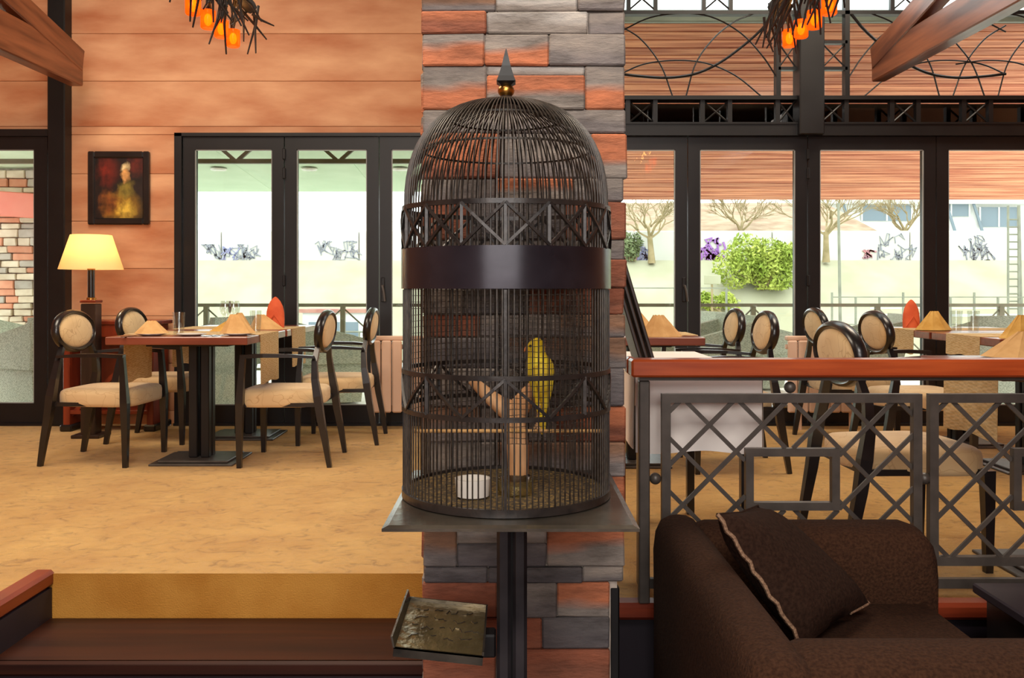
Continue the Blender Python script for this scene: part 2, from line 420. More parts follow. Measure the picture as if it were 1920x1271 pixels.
def copy_tree(o, loc=None, rz=None, label=None, group=None, parent=None):
    src = kids(o)
    c = o.copy(); COL.objects.link(c)
    if parent is not None: c.parent = parent
    if loc is not None: c.location = loc
    if rz is not None: c.rotation_euler = (0,0,rz)
    if label: c['label'] = label
    if group: c['group'] = group
    for k in src: copy_tree(k, parent=c)
    return c
def at(px, py, d): return Vector(((px-960)*d/F, d, H-(py-HOR)*d/F))
def X(px, d): return (px-960)*d/F
def Z(py, d): return H-(py-HOR)*d/F
# ================================================================== SETTING
PX0, PX1, PY0, PY1 = -.236, .292, 2.335, 3.34      # stone pillar footprint
TOP = 4.3
# platform carpet (continues left of the steps towards the viewer)
poly = [(-5.6,-3.4),(-1.72,-3.4),(-1.72,3.355),(.29,3.355),(.29,3.05),(5.3,3.05),(5.3,7.0),(-5.6,7.0)]
fl_ = MB().prism(poly, LOW, 0, axis='z').build('floor', 'carpet')
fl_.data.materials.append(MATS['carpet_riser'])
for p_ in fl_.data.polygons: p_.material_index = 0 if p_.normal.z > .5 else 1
struct(fl_, 'golden carpet laid over the raised dining platform and its front riser')
struct(MB().span((-5.6,-3.4,LOW-.1),(5.3,7.4,LOW)).build('lower_floor', 'dark_floor'), 'dark floor of the lower lounge level')
st = sempty('wooden_step', 'dark red wooden step below the carpeted riser')
MB().cham((-.97,3.15,-.178),(1.49,.40,.034),.008).build('tread', 'step_wood', st)
MB().span((-1.715,2.985,LOW),(-.23,3.0,-.195)).build('step_riser', 'dark_floor', st)
MB().cham((-.97,2.962,-.186),(1.49,.026,.05),.01).build('nosing', 'step_wood', st)
eb = sempty('trim_1', 'red wooden edge board of the carpet at far left')
MB().cham((-1.735,1.4,-.018),(.075,3.95,.06),.012).build('board', 'edge_wood', eb)
MB().span((-1.70,-.6,LOW),(-1.715,3.35,-.05)).build('riser_panel', 'riser_purple', eb)
eb = sempty('trim_2', 'red wooden edge board of the platform under the iron railing')
MB().cham((2.80,3.02,-.012),(4.98,.075,.056),.012).build('board', 'edge_wood', eb)
MB().span((.29,3.035,LOW),(5.28,3.048,-.04)).build('riser_panel', 'riser_purple', eb)

# room shell
struct(MB().span((-5.6,-3.5,TOP),(5.4,7.3,TOP+.1)).build('ceiling', 'ceiling_wood'))
struct(MB().span((-5.7,-3.5,LOW),(-5.6,7.3,TOP)).build('wall_left', 'room_wall'))
struct(MB().span((5.3,-3.5,LOW),(5.4,7.3,TOP)).build('wall_right', 'room_wall'))
struct(MB().span((-5.7,-3.6,LOW),(5.4,-3.5,TOP)).build('wall_front', 'room_wall'))
wb = sempty('wall_back', 'orange board-marked plaster wall')
core = MB()
core.span((-5.6,7.105,2.26),(.1,7.32,TOP)); core.span((-3.57,7.105,0),(-2.63,7.32,2.26)); core.span((-5.6,7.105,0),(-4.62,7.32,2.26))
core.build('wall_core', 'plaster_core', wb)
zs = [0,.104,.474,.844,1.214,1.584,1.954,2.26,2.324,2.678,3.049,3.42,3.79,4.16,4.3]
for i in range(len(zs)-1):
    z0, z1 = zs[i], zs[i+1]
    if abs(z1-2.26) < .001: z1 = 2.324 if False else 2.26
    segs = [(-5.6,-3.59),(-3.45,.1)] if z0 >= 2.26 else [(-3.45,-2.63)]
    for (a, b_) in segs:
        MB().cham(((a+b_)/2,7.092,(z0+z1)/2),(b_-a,.025,z1-z0-.0025),.003).build('plaster_panel', 'plaster', wb)
struct(MB().cham((-3.505,7.03,TOP/2),(.135,.13,TOP),.008).build('steel_post', 'black_steel'), 'black steel post running up the wall beside the glazed door')

# ---------------- folding glazed doors
DY = 7.05
def leaf(n, x0, x1, z0=.02, z1=2.235, label=None, handle=None, hinge=None, y=DY, s=.095, top=.10, bot=.135):
    d = sempty('door_%d' % n, label)
    fr = MB()
    fr.span((x0+.004,y-.03,z0),(x0+s,y+.04,z1)); fr.span((x1-s,y-.03,z0),(x1-.004,y+.04,z1))
    fr.span((x0+s,y-.03,z1-top),(x1-s,y+.04,z1)); fr.span((x0+s,y-.03,z0),(x1-s,y+.04,z0+bot))
    f = fr.build('door_frame', 'frame_black', d)
    g = MB(); e = .007
    a0, a1, b0, b1 = x0+s, x1-s, z0+bot, z1-top
    g.span((a0,y-.026,b0),(a0+e,y-.012,b1)); g.span((a1-e,y-.026,b0),(a1,y-.012,b1)); g.span((a0,y-.026,b1-e),(a1,y-.012,b1)); g.span((a0,y-.026,b0),(a1,y-.012,b0+e))
    o = g.build('glazing_bead', 'frame_edge', f); o['label'] = 'grey bead around the glass'
    MB().span((a0,y,b0),(a1,y+.008,b1)).build('pane', 'pane', d)
    if handle is not None:
        h = MB().cham((handle,y-.036,1.05),(.028,.014,.19),.004).build('handle_plate', 'black_steel', d)
        MB().tube([(handle,y-.04,1.08),(handle,y-.075,1.08),(handle+.012,y-.078,1.03),(handle+.02,y-.078,.96)],.009,8).build('handle', 'iron', h, smooth=40)
    for hx in (hinge or []):
        for hz in (2.1, 1.95, 1.12, .3):
            MB().cham((hx,y-.04,hz),(.022,.02,.085),.004).build('hinge', 'black_steel', d)
bl = [345,535,712,890,1065,1288,1512,1752,1985,2225]
bx = [X(p, DY) for p in bl]
names = ['leftmost glazed leaf of the folding doors, beside the orange wall', 'second glazed leaf of the folding doors from the left', 'glazed leaf of the folding doors left of the bird cage', 'glazed leaf of the folding doors behind the stone pillar',
         'glazed leaf of the folding doors just right of the stone pillar', 'second glazed leaf right of the stone pillar, showing the green bush', 'third glazed leaf right of the stone pillar', 'rightmost glazed leaf in view of the folding doors', 'glazed leaf of the folding doors past the right edge']
hand = {2: X(716,DY), 5: X(1283,DY)-0.0, 4: None}
for i in range(9):
    h = None
    if i == 2: h = bx[2]+.03
    if i == 4: h = bx[5]-.03
    leaf(i+2, bx[i], bx[i+1], label=names[i], handle=h, hinge=[bx[i+1]] if i in (0,5) else None)
leaf(1, X(-130,DY), X(93,DY)+.0, label='tall glazed door at the left edge beyond the black post', s=.105, bot=.15)
t = sempty('trim_3', 'black door frame of the left folding doors')
MB().span((X(331,DY),7.0,0),(bx[0]-.002,7.2,2.26)).build('jamb', 'frame_black', t)
MB().span((X(331,DY),7.0,2.236),(.1,7.2,2.262)).build('head', 'frame_black', t)
MB().span((X(331,DY),6.98,0),(5.28,7.22,.02)).build('threshold', 'frame_black', t)
MB().span((-4.62,6.98,0),(-3.57,7.22,.02)).build('threshold', 'frame_black', t)
MB().span((-4.62,7.0,2.236),(-3.57,7.2,2.29)).build('head', 'frame_black', t)
# ---------------- steel girder and glazing over the right-hand doors
g = sempty('trim_4', 'black steel girder with crossed braces over the right doors')
MB().span((.1,6.97,2.236),(5.29,7.2,2.33)).build('bottom_chord', 'black_steel', g)
MB().span((.1,6.96,2.322),(5.29,6.985,2.337)).build('moulding', 'black_steel', g)
MB().span((.1,6.98,2.515),(5.29,7.12,2.545)).build('top_chord', 'black_steel', g)
MB().span((.1,7.15,2.335),(5.29,7.16,2.515)).build('dark_pane', 'dark_pane', g)
MB().span((.1,7.19,2.33),(5.29,7.20,2.52)).build('back_panel', 'band_panel', g)
pv = [1087,1138,1176,1227,1315,1366,1455,1583,1668,1717,1802,1852,1945,1996]
for p in pv: MB().span((X(p,DY)-.017,7.0,2.33),(X(p,DY)+.017,7.05,2.52)).build('upright', 'black_steel', g)
for (a, b_) in ((1176,1227),(1315,1366),(1455,1490),(1535,1583),(1668,1717),(1802,1852)):
    for (q, w) in ((a,b_),(b_,a)):
        MB().tube([(X(q,DY),7.02,2.335),(X(w,DY),7.02,2.515)],.008,6).build('brace', 'black_steel', g)
struct(MB().cham((X(1512,DY),7.0,3.27),(.19,.18,2.07),.008).build('steel_column', 'black_steel'), 'wide black steel column above the right doors')
def curve(pts, n=28):     # catmull-rom through px points on the glazing plane
    P = [Vector((X(a,DY),6.99,Z(b_,DY))) for a, b_ in pts]; P = [P[0]*2-P[1]]+P+[P[-1]*2-P[-2]]; out = []
    m = len(P)-3
    for i in range(m):
        for k in range(n//m+1):
            t = k/(n//m+1); p0,p1,p2,p3 = P[i:i+4]
            out.append(.5*((2*p1)+(p2-p0)*t+(2*p0-5*p1+4*p2-p3)*t*t+(3*p1-p0-3*p2+p3)*t**3))
    return out+[P[-2]]
arcs = [([(1160,64),(1215,38),(1272,30),(1330,36),(1385,66),(1425,108),(1453,150)],.006), ([(1160,52),(1200,78),(1236,125),(1259,185)],.006),
        ([(1160,143),(1205,124),(1262,117),(1320,122),(1375,145),(1425,185)],.006), ([(1283,185),(1302,122),(1335,76),(1372,46),(1410,30)],.006),
        ([(1160,142),(1205,147),(1252,149),(1300,142),(1345,122),(1392,88),(1425,58),(1448,30)],.011)]
wlab = ['upper window left of the steel column, with iron arcs', 'upper window right of the steel column, with iron arcs']
for n, (a, b_, mir, ox) in enumerate(((1060,1490,False,0),(1535,2225,True,0))):
    w = sempty('window_%d' % (n+1), wlab[n])
    xa, xb = X(a,DY), X(b_,DY)
    MB().span((xa,7.02,2.545),(xb,7.028,4.28)).build('pane', 'pane', w)
    zt = Z(28,DY)
    MB().span((xa,6.98,zt-.014),(xb,7.05,zt+.014)).build('rail', 'black_steel', w)
    MB().span((xa,6.98,3.62),(xb,7.05,3.65)).build('rail', 'black_steel', w)
    sv = X(1455,DY) if not mir else X(1583,DY)
    MB().span((sv-.018,6.98,2.545),(sv+.018,7.05,4.28)).build('mullion', 'black_steel', w)
    s0, s1 = (sv, X(1490,DY)) if not mir else (X(1535,DY), sv)
    for py in (83,132): MB().span((s0,6.98,Z(py,DY)-.012),(s1,7.03,Z(py,DY)+.012)).build('cross_rail', 'black_steel', w)
    for (q, r) in ((s0,s1),(s1,s0)): MB().tube([(q,7.0,Z(132,DY)),(r,7.0,Z(83,DY))],.006,6).build('brace', 'black_steel', w)
    bays = [(1177,1227),(1317,1367)] if not mir else [(1668,1717),(1802,1852),(1945,1996)]
    for (q, r) in bays:
        for p in (q, r): MB().span((X(p,DY)-.016,6.99,zt),(X(p,DY)+.016,7.03,3.63)).build('upright', 'black_steel', w)
        mx_ = X((q+r)/2,DY)
        for p in (q, r): MB().tube([(X(p,DY),7.0,zt+.02),(mx_,7.0,zt+.11)],.007,6).build('brace', 'black_steel', w)
    for pts, r in arcs:
        if mir:
            pp = [(3038-q, y) for q, y in pts][::-1]
            MB().tube(curve(pp), r, 6).build('arc', 'black_steel', w, smooth=60)
            pp = [(q+580+ (0), y) for q, y in pts if q > 1170]
            if r < .01: MB().tube(curve(pp), r, 6).build('arc', 'black_steel', w, smooth=60)
        else: MB().tube(curve(pts), r, 6).build('arc', 'black_steel', w, smooth=60)

# ---------------- timber trusses running out from the wall
def beam(name, label, pa, pb, w, h):
    pa, pb = Vector(pa), Vector(pb); d = pb-pa
    o = MB().cham((0,d.length/2,0),(w,d.length,h),.008).build(name, 'beam_wood'); o.location = pa
    o.rotation_euler = (math.atan2(d.z, math.hypot(d.x,d.y)), 0, math.atan2(-d.x, d.y)); struct(o, label); return o
beam('tie_beam', 'lower horizontal timber of the truss at upper left', (-3.24,6.75,2.69), (-3.48,-3.3,2.69), .10, .255)
beam('rafter', 'sloping timber of the truss at upper left', (-3.235,6.75,2.75), (-3.40,-.2,4.2), .10, .17)
beam('tie_beam', 'lower horizontal timber of the truss at upper right', (2.65,6.56,2.66), (2.85,-3.3,2.66), .10, .215)
beam('rafter', 'sloping timber of the truss at upper right', (2.645,6.56,2.72), (2.75,-.6,4.2), .10, .17)

# ---------------- stone pillar
sp = sempty('stone_pillar', 'pillar of bedded grey and rust coloured stone slabs behind the bird cage')
MB().span((PX0+.02,PY0+.012,LOW),(PX1-.02,PY1-.01,TOP)).build('mortar_core', 'mortar', sp)
PD = 2.335
rows = [
 (-4,22,[(790,930,'b'),(930,1083,'l'),(1083,1172,'g')]), (22,65,[(790,912,'o'),(912,1103,'l'),(1103,1172,'g')]),
 (65,124,[(792,909,'go'),(909,1029,'go'),(1029,1172,'g')]), (124,206,[(792,913,'go'),(913,1097,'l',124,143),(913,1097,'og',143,206),(1097,1172,'go')]),
 (206,250,[(792,900,'g'),(900,1040,'g'),(1040,1174,'g')]), (250,335,[(792,937,'o'),(937,1108,'g'),(1108,1176,'og')]),
 (335,378,[(792,930,'g'),(930,1075,'og'),(1075,1170,'g')]), (378,450,[(792,880,'r'),(880,1060,'d'),(1060,1175,'r')]),
 (450,487,[(792,960,'g'),(960,1171,'g')]), (487,540,[(792,900,'d'),(900,1174,'r')]), (540,590,[(792,870,'g'),(870,990,'d'),(990,1170,'r')]),
 (590,632,[(792,900,'r'),(900,1050,'g'),(1050,1172,'b')]), (632,690,[(792,940,'d'),(940,1080,'b'),(1080,1174,'b')]),
 (690,762,[(792,1000,'g'),(1000,1171,'d')]), (762,828,[(792,900,'b'),(900,1040,'g'),(1040,1174,'o')]), (828,893,[(792,930,'g'),(930,1172,'b')]),
 (893,945,[(792,930,'d'),(930,1172,'o')]), (945,990,[(792,1010,'g'),(1010,1172,'b')]),
 (990,1062,[(793,857,'b'),(857,1025,'l',990,1018),(857,1025,'d',1018,1062),(1025,1171,'og')]), (1062,1092,[(795,915,'d'),(915,1092,'d'),(1092,1170,'g')]),
 (1092,1157,[(793,932,'r'),(932,1044,'g'),(1044,1143,'og')]), (1157,1216,[(793,880,'g'),(880,1016,'r'),(1016,1143,'d')]), (1216,1275,[(793,930,'r'),(930,1143,'r')]),
 (1275,1330,[(793,1000,'d'),(1000,1143,'g')]), (1330,1385,[(793,900,'r'),(900,1143,'b')]), (1385,1440,[(793,980,'g'),(980,1143,'d')])]
y = -4
while Z(y, PD) < TOP-.05:
    h = random.choice((48,60,72)); y2 = y-h; c = [790, random.randint(860,950), random.randint(1010,1090), 1172]
    rows.append((y2, y, [(c[k], c[k+1], random.choice(['g','go','o','l','b','og'])) for k in range(3)])); y = y2
for (y0, y1, sts) in rows:
    z1, z0 = min(Z(y0,PD), TOP), max(Z(y1,PD), LOW)
    if z1-z0 < .02: continue
    for s_ in sts:
        x0, x1, m_ = s_[:3]
        a1, a0 = (Z(s_[3],PD), Z(s_[4],PD)) if len(s_) > 3 else (z1, z0)
        xa, xb = X(x0,PD), X(x1,PD); pr = random.uniform(0,.014)
        yb = PY0+.05
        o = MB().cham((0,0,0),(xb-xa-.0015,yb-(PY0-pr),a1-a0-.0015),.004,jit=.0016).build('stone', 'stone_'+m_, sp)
        o.location = ((xa+xb)/2, (PY0-pr+yb)/2, (a0+a1)/2)
    for sx in (PX0, PX1-.004 if y0 < 1090 else PX1-.045):
        cut = random.uniform(2.6,3.0)
        for (ya, yb) in ((PY0+.052,cut),(cut,PY1)):
            pr = random.uniform(-.006,.004); w = .04
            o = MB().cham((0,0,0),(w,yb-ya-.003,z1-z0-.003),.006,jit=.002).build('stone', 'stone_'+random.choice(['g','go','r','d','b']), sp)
            o.location = (sx+(w/2+pr if sx < 0 else -w/2-pr), (ya+yb)/2, (z0+z1)/2)
struct(MB().cham((X(1151.5,2.36),2.36,LOW+.32),(.025,.03,.64),.004).build('trim_5', 'black_steel'), 'thin black upright against the right foot of the stone pillar')
# ================================================================== BIRD CAGE AND ITS STAND
CX, CY, CR = -.0132, 2.04, .2275
PZ = .592
stand = thing('cage_stand', 'black iron stand with a square top plate and twin upright under the bird cage', 'stand', (CX, 2.02, LOW))
def S(x, y_, z): return (x-CX, y_-2.02, z-LOW)
pl = MB(); hx0, hx1, hy0, hy1 = -.252, .247, 1.752, 2.315
pl.loft([[S(hx0,hy0,PZ-.010),S(hx1,hy0,PZ-.010),S(hx1,hy1,PZ-.010),S(hx0,hy1,PZ-.010)],
         [S(hx0,hy0,PZ-.004),S(hx1,hy0,PZ-.004),S(hx1,hy1,PZ-.004),S(hx0,hy1,PZ-.004)],
         [S(hx0+.012,hy0+.012,PZ),S(hx1-.012,hy0+.012,PZ),S(hx1-.012,hy1-.012,PZ),S(hx0+.012,hy1-.012,PZ)]])
pl.build('top_plate', 'plate_metal', stand)
for x0, x1 in ((-.0335,-.0025),(.0015,.0330)):
    MB().cham(S((x0+x1)/2,2.0,(LOW+PZ-.01)/2+.004),(x1-x0,.036,PZ-.018-LOW),.007).build('upright', 'pole_steel', stand)
MB().cham(S(-.0005,2.014,.1),(.012,.02,.9),.002).build('seam_bar', 'black_steel', stand)
MB().cham(S(0,2.0,LOW+.008),(.36,.36,.016),.004).build('base_plate', 'plate_metal', stand)
MB().cham(S(0,2.0,PZ-.017),(.20,.2,.012),.003).build('collar_plate', 'black_steel', stand)
# folded metal tray on an arm at the left of the upright
tray = thing('metal_tray', 'small dark brass coloured metal tray with scratched markings, left of the stand upright', 'tray', (-.15, 1.99, .312))
A = math.radians(6.0)
def T(x, y_, z): return (x*math.cos(A)+z*math.sin(A), y_, -x*math.sin(A)+z*math.cos(A))
pts = [(-.092,-.14,0),(.092,-.14,0),(.092,.14,0),(-.092,.14,0)]
MB().loft([[T(a,b_,-.004) for a,b_,c in pts],[T(a,b_,0) for a,b_,c in pts]]).build('tray_sheet', 'tray_metal', tray)
MB().loft([[T(-.093,-.145,0),T(-.089,-.145,0),T(-.096,-.145,.022),T(-.100,-.145,.022)],[T(-.093,.145,0),T(-.089,.145,0),T(-.096,.145,.022),T(-.100,.145,.022)]]).build('rim', 'plate_metal', tray)
for (a, b_, c, d) in ((.089,-.14,.093,.14),(-.092,.136,.092,.14)):
    MB().loft([[T(a,b_,0),T(c,b_,0),T(c,d,0),T(a,d,0)],[T(a,b_,.008),T(c,b_,.008),T(c,d,.008),T(a,d,.008)]]).build('rim', 'plate_metal', tray)
MB().loft([[T(-.092,-.14,-.02),T(.092,-.14,-.02),T(.092,-.136,-.02),T(-.092,-.136,-.02)],[T(-.092,-.14,0),T(.092,-.14,0),T(.092,-.136,0),T(-.092,-.136,0)]]).build('rim', 'plate_metal', tray)
MB().cham((.088,.0,-.036),(.054,.05,.05),.004).build('bracket', 'black_steel', tray)
# scratched-in scrawl: shallow raised strokes on the sheet
sc = MB()
for r_ in range(4):
    yy = .085-r_*.052; xx = -.07
    while xx < .06:
        n = random.randint(3,6); p = []
        for k in range(n): p.append(T(xx+k*.006+random.uniform(-.003,.003), yy+random.uniform(-.013,.013), .0008))
        sc.tube(p, .0013, 4); xx += n*.006+random.uniform(.004,.012)
o = sc.build('scratch_marks', 'plate_metal', tray); o['kind'] = 'stuff'

cage = thing('bird_cage', 'large black domed wire bird cage standing on the iron plate', 'bird cage', (CX, CY, PZ))
B0 = PZ
def zc(z): return z-B0
ztop, zdome = 1.474, 1.222
nb = 118
prof = [(CR, .012)]
for i in range(1,5): prof.append((CR, .012+(zc(zdome)-.012)*i/4))
for i in range(1,15):
    t = (PI/2)*i/14; n_ = 2/2.5
    prof.append((max(CR*math.cos(t)**n_, .018), zc(zdome)+(ztop-zdome)*math.sin(t)**n_))
wire = MB().tube([(r, 0, z) for r, z in prof], .0018, 5, up=(0,1,0)).mesh('bar', 'cage_wire', smooth=70)
for k in range(nb):
    mobj('bar', wire, cage, rot=(0,0,2*PI*k/nb+random.uniform(-.006,.006)))
def ring(z, r=CR, h=.009, t=.004):
    m = MB(); n = 72; P = []
    for k in range(n):
        a = 2*PI*k/n; c, s_ = math.cos(a), math.sin(a)
        P.append([(( r-t/2)*c,(r-t/2)*s_,z-h/2),((r+t/2)*c,(r+t/2)*s_,z-h/2),((r+t/2)*c,(r+t/2)*s_,z+h/2),((r-t/2)*c,(r-t/2)*s_,z+h/2)])
    return m.loft(P+[P[0]], cap=False)
for z in (1.228, .872, .789): ring(zc(z), CR+.003, .010, .006).build('hoop', 'cage_iron', cage, smooth=40)
ring(.010, CR+.002, .016, .008).build('hoop', 'cage_iron', cage, smooth=40)
for z, r in ((1.36, CR*.83),(1.43,CR*.55)): ring(zc(z), r, .004, .004).build('dome_hoop', 'cage_wire', cage, smooth=40)
bd = ring(zc(1.0955), CR+.005, .087, .004); o = bd.build('band', 'cage_band', cage, smooth=40); o['label'] = 'wide sheet-metal band'
def arcbar(a0, z0, a1, z1, r=CR+.004, w=.0042):
    P = []
    for i in range(5):
        t = i/4; a = a0+(a1-a0)*t; P.append((r*math.cos(a), r*math.sin(a), z0+(z1-z0)*t))
    return MB().tube(P, w, 4, up=None)
n = 16; off = -PI/2
for k in range(n):
    a0 = off+2*PI*k/n; a1 = off+2*PI*(k+1)/n; zl, zh = zc(1.140), zc(1.226)
    arcbar(a0, zl, a0, zh).build('upright', 'cage_iron', cage)
    arcbar(a0, zl, a1, zh).build('brace', 'cage_iron', cage); arcbar(a1, zl, a0, zh, CR+.0055).build('brace', 'cage_iron', cage)
    zl, zh = zc(.791), zc(.870)
    if k % 2 == 0:
        arcbar(a0, zl, a0, zh, w=.005).build('upright', 'cage_iron', cage); arcbar(a0, zh, a1, zl).build('brace', 'cage_iron', cage)
    else: arcbar(a0, zl, a1, zh).build('brace', 'cage_iron', cage)
for k in (0,4,5,8,12):
    a0 = off+2*PI*k/n; arcbar(a0, 0.01, a0, zc(1.05), CR+.002, .0042).build('post', 'cage_iron', cage)
# wire netting tied inside the back and the right front
net = MB()
def netting(a0, a1, z0, z1, r, na, nz):
    for i in range(na+1):
        a = a0+(a1-a0)*i/na; net.tube([(r*math.cos(a), r*math.sin(a), z0),(r*math.cos(a), r*math.sin(a), z1)], .0007, 3, cap=False)
    for j in range(nz+1):
        z = z0+(z1-z0)*j/nz; net.tube([(r*math.cos(a0+(a1-a0)*i/24), r*math.sin(a0+(a1-a0)*i/24), z+.0008*math.sin(i*.9+j)) for i in range(25)], .0007, 3, cap=False)
netting(.1, PI-.1, zc(.76), zc(1.05), CR-.006, 44, 20)
netting(-PI/2+.02, -PI/2+.85, zc(.74), zc(1.04), CR-.006, 20, 26)
o = net.build('wire_netting', 'cage_wire', cage); o['kind'] = 'stuff'
MB().lathe([(0,.002),(CR-.002,.002),(CR-.002,.011),(0,.011)], seg=48).build('floor_pan', 'litter', cage, smooth=40)
MB().tube([(-CR*.93+CX*0,-.01,.1415),(CR*.98,-.01,.1415)], .0042, 8).build('perch', 'napkin_tan', cage, smooth=60)
fin = MB().lathe([(.030,zc(1.462)),(.030,zc(1.472)),(.018,zc(1.480)),(.012,zc(1.486))], seg=20).build('cap', 'cage_iron', cage, smooth=40)
MB().sphere((0,0,zc(1.497)), (.019,.019,.016)).build('ball', 'brass', fin, smooth=60)
MB().loft([[(r*math.cos(a+PI/4), r*math.sin(a+PI/4), zc(z)) for a in (0,PI/2,PI,1.5*PI)] for r, z in ((.012,1.506),(.030,1.516),(.024,1.528),(.014,1.552),(.007,1.575),(.001,1.592))]).build('spike', 'black_steel', fin)

# things inside the cage
log = thing('driftwood_log', 'forked pale driftwood log standing inside the bird cage behind the bird', 'log', (.0, 2.125, PZ+.011))
m = MB()
def L(px, py, d): return at(px,py,d)-Vector((0,2.125,PZ+.011))
base = L(972,880,2.13); base.z = .001
m.tube([base, L(971,838,2.13), L(966,795,2.125), L(955,768,2.12), L(935,757,2.12)*1, L(912,738,2.12), L(884,712,2.12)], [.024,.026,.027,.028,.020,.016,.011], 10)
m.build('trunk', 'driftwood', log, smooth=60)
MB().tube([L(966,795,2.125), L(972,765,2.12), L(992,740,2.115), L(1012,716,2.11), L(1024,690,2.11)], [.024,.026,.022,.016,.010], 10).build('branch', 'driftwood', log, smooth=60)
MB().lathe([(.026,0),(.027,.012),(.022,.016)], (base.x,base.y,0), 14).build('cut_end', 'log_end', log, smooth=40)
tag(MB().lathe([(.028,0),(.036,.004),(.0385,.036),(.0385,.041),(.0345,.041),(.032,.008),(0,.007)], seg=28).build('feed_bowl', 'porcelain', smooth=40, loc=(X(886,1.95),1.955,PZ+.0112)), 'white ceramic feed bowl on the cage floor', 'bowl')
tag(MB().lathe([(.034,0),(.041,.004),(.043,.032),(.041,.032),(.038,.006),(0,.006)], seg=28).build('glass_dish', 'dish_glass', smooth=40, loc=(X(966,1.97),1.985,PZ+.0112)), 'greenish glass dish on the cage floor right of the white bowl', 'dish')
# the bird
bird = thing('yellow_bird', 'yellow parakeet perched inside the cage facing left', 'bird', (.0605, 2.03, .7377))
R_ = [(.024,.006,.008,.004),(.045,.006,.012,.007),(.066,.006,.0165,.013),(.088,.005,.0225,.020),(.108,.004,.0275,.026),(.128,.003,.0312,.0295),(.146,.001,.0312,.029),(.158,-.001,.0265,.0245),(.166,-.004,.0212,.0210),(.175,-.006,.0195,.0195),(.186,-.007,.0196,.0196),(.195,-.006,.0162,.0162),(.201,-.005,.010,.010),(.2045,-.005,.002,.002)]
body = MB().loft([[(cx+rx*math.cos(2*PI*k/18), ry*math.sin(2*PI*k/18), z) for k in range(18)] for z, cx, rx, ry in R_])
body.build('body', 'feather', bird, smooth=80)
for s_ in (-1,1):
    w = MB(); ww = []
    for (z, x, hw, y0) in ((.154,.002,.006,.022),(.140,.006,.019,.027),(.118,.010,.022,.029),(.09,.012,.017,.024),(.062,.013,.010,.015),(.036,.012,.004,.008)):
        ww.append([(x+hw*math.cos(2*PI*k/12), s_*(y0+.0045*math.sin(2*PI*k/12)), z) for k in range(12)])
    w.loft(ww).build('wing', 'feather_wing', bird, smooth=70)
    MB().sphere((-.0195,s_*.0135,.187), .0032, 10, 8).build('eye', 'eye', bird, smooth=60)
    MB().tube([(.002,s_*.010,.055),(-.004,s_*.011,.022),(-.004,s_*.011,.0085)], .0026, 6).build('leg', 'bird_foot', bird, smooth=60)
    for q in (-1,0,1): MB().tube([(-.004,s_*.011,.0085),(-.004+q*.005,s_*.011-.006,.0078),(-.004+q*.007,s_*.011-.0095,.002)], .0016, 5).build('toe', 'bird_foot', bird)
MB().loft([[(-.006+(-.020-l)*1+0*k, r*math.cos(2*PI*k/8), .182-dz+r*1.1*math.sin(2*PI*k/8)) for k in range(8)] for l, r, dz in ((-.003,.0065,0),(.003,.0058,.001),(.007,.0035,.005),(.008,.001,.010))]).build('beak', 'beak', bird, smooth=60)
MB().loft([[(.008+hw*math.cos(2*PI*k/8), .003*math.sin(2*PI*k/8)+.004, z) for k in range(8)] for z, hw in ((.06,.010),(.03,.009),(.0,.007),(-.012,.003))]).build('tail', 'feather_wing', bird, smooth=60)

# ================================================================== IRON RAILING
RY = 3.0
rail = thing('iron_railing', 'wrought iron lattice railing with a polished red wood handrail on the platform edge', 'railing', (.436, RY, 0))
def RL(x, z): return (x-.436, 0, z)
zr1, zr0 = .823, .765
hr = MB().cham(((.388+4.4)/2-.436,-.012,(zr0+zr1)/2),(4.4-.388,.092,zr1-zr0),.007); hr.build('handrail', 'rail_wood', rail)
MB().cham((.400-.436,.07,(zr0+zr1)/2),(.03,.07,zr1-zr0),.008).build('handrail_return', 'rail_wood', rail)
MB().span((.418-.436,-.018,zr0-.014),(4.4-.436,.018,zr0)).build('under_rail', 'iron', rail)
for px_ in (.436, 3.24):
    MB().cham((px_-.436,0,(zr0-.014)/2+.008),(.036,.036,zr0-.03),.004).build('post', 'iron', rail)
MB().span((.454-.436,-.010,.064),(4.4-.436,.010,.096)).build('bottom_rail', 'iron', rail)
def frame(name, x0, x1, z0, z1, w, dpt, parent):
    m = MB(); m.span((x0,-dpt,z0),(x0+w,dpt,z1)); m.span((x1-w,-dpt,z0),(x1,dpt,z1)); m.span((x0+w,-dpt,z1-w),(x1-w,dpt,z1)); m.span((x0+w,-dpt,z0),(x1-w,dpt,z0+w))
    return m.build(name, 'iron', parent)
def clip(p, q, r):   # interval of segment inside rect
    t0, t1 = 0, 1
    for i in (0,1):
        d = q[i]-p[i]; lo, hi = r[i], r[i+2]
        if abs(d) < 1e-9:
            if p[i] < lo or p[i] > hi: return None
            continue
        a, b_ = (lo-p[i])/d, (hi-p[i])/d
        if a > b_: a, b_ = b_, a
        t0, t1 = max(t0,a), min(t1,b_)
    return (t0,t1) if t1-t0 > 1e-4 else None
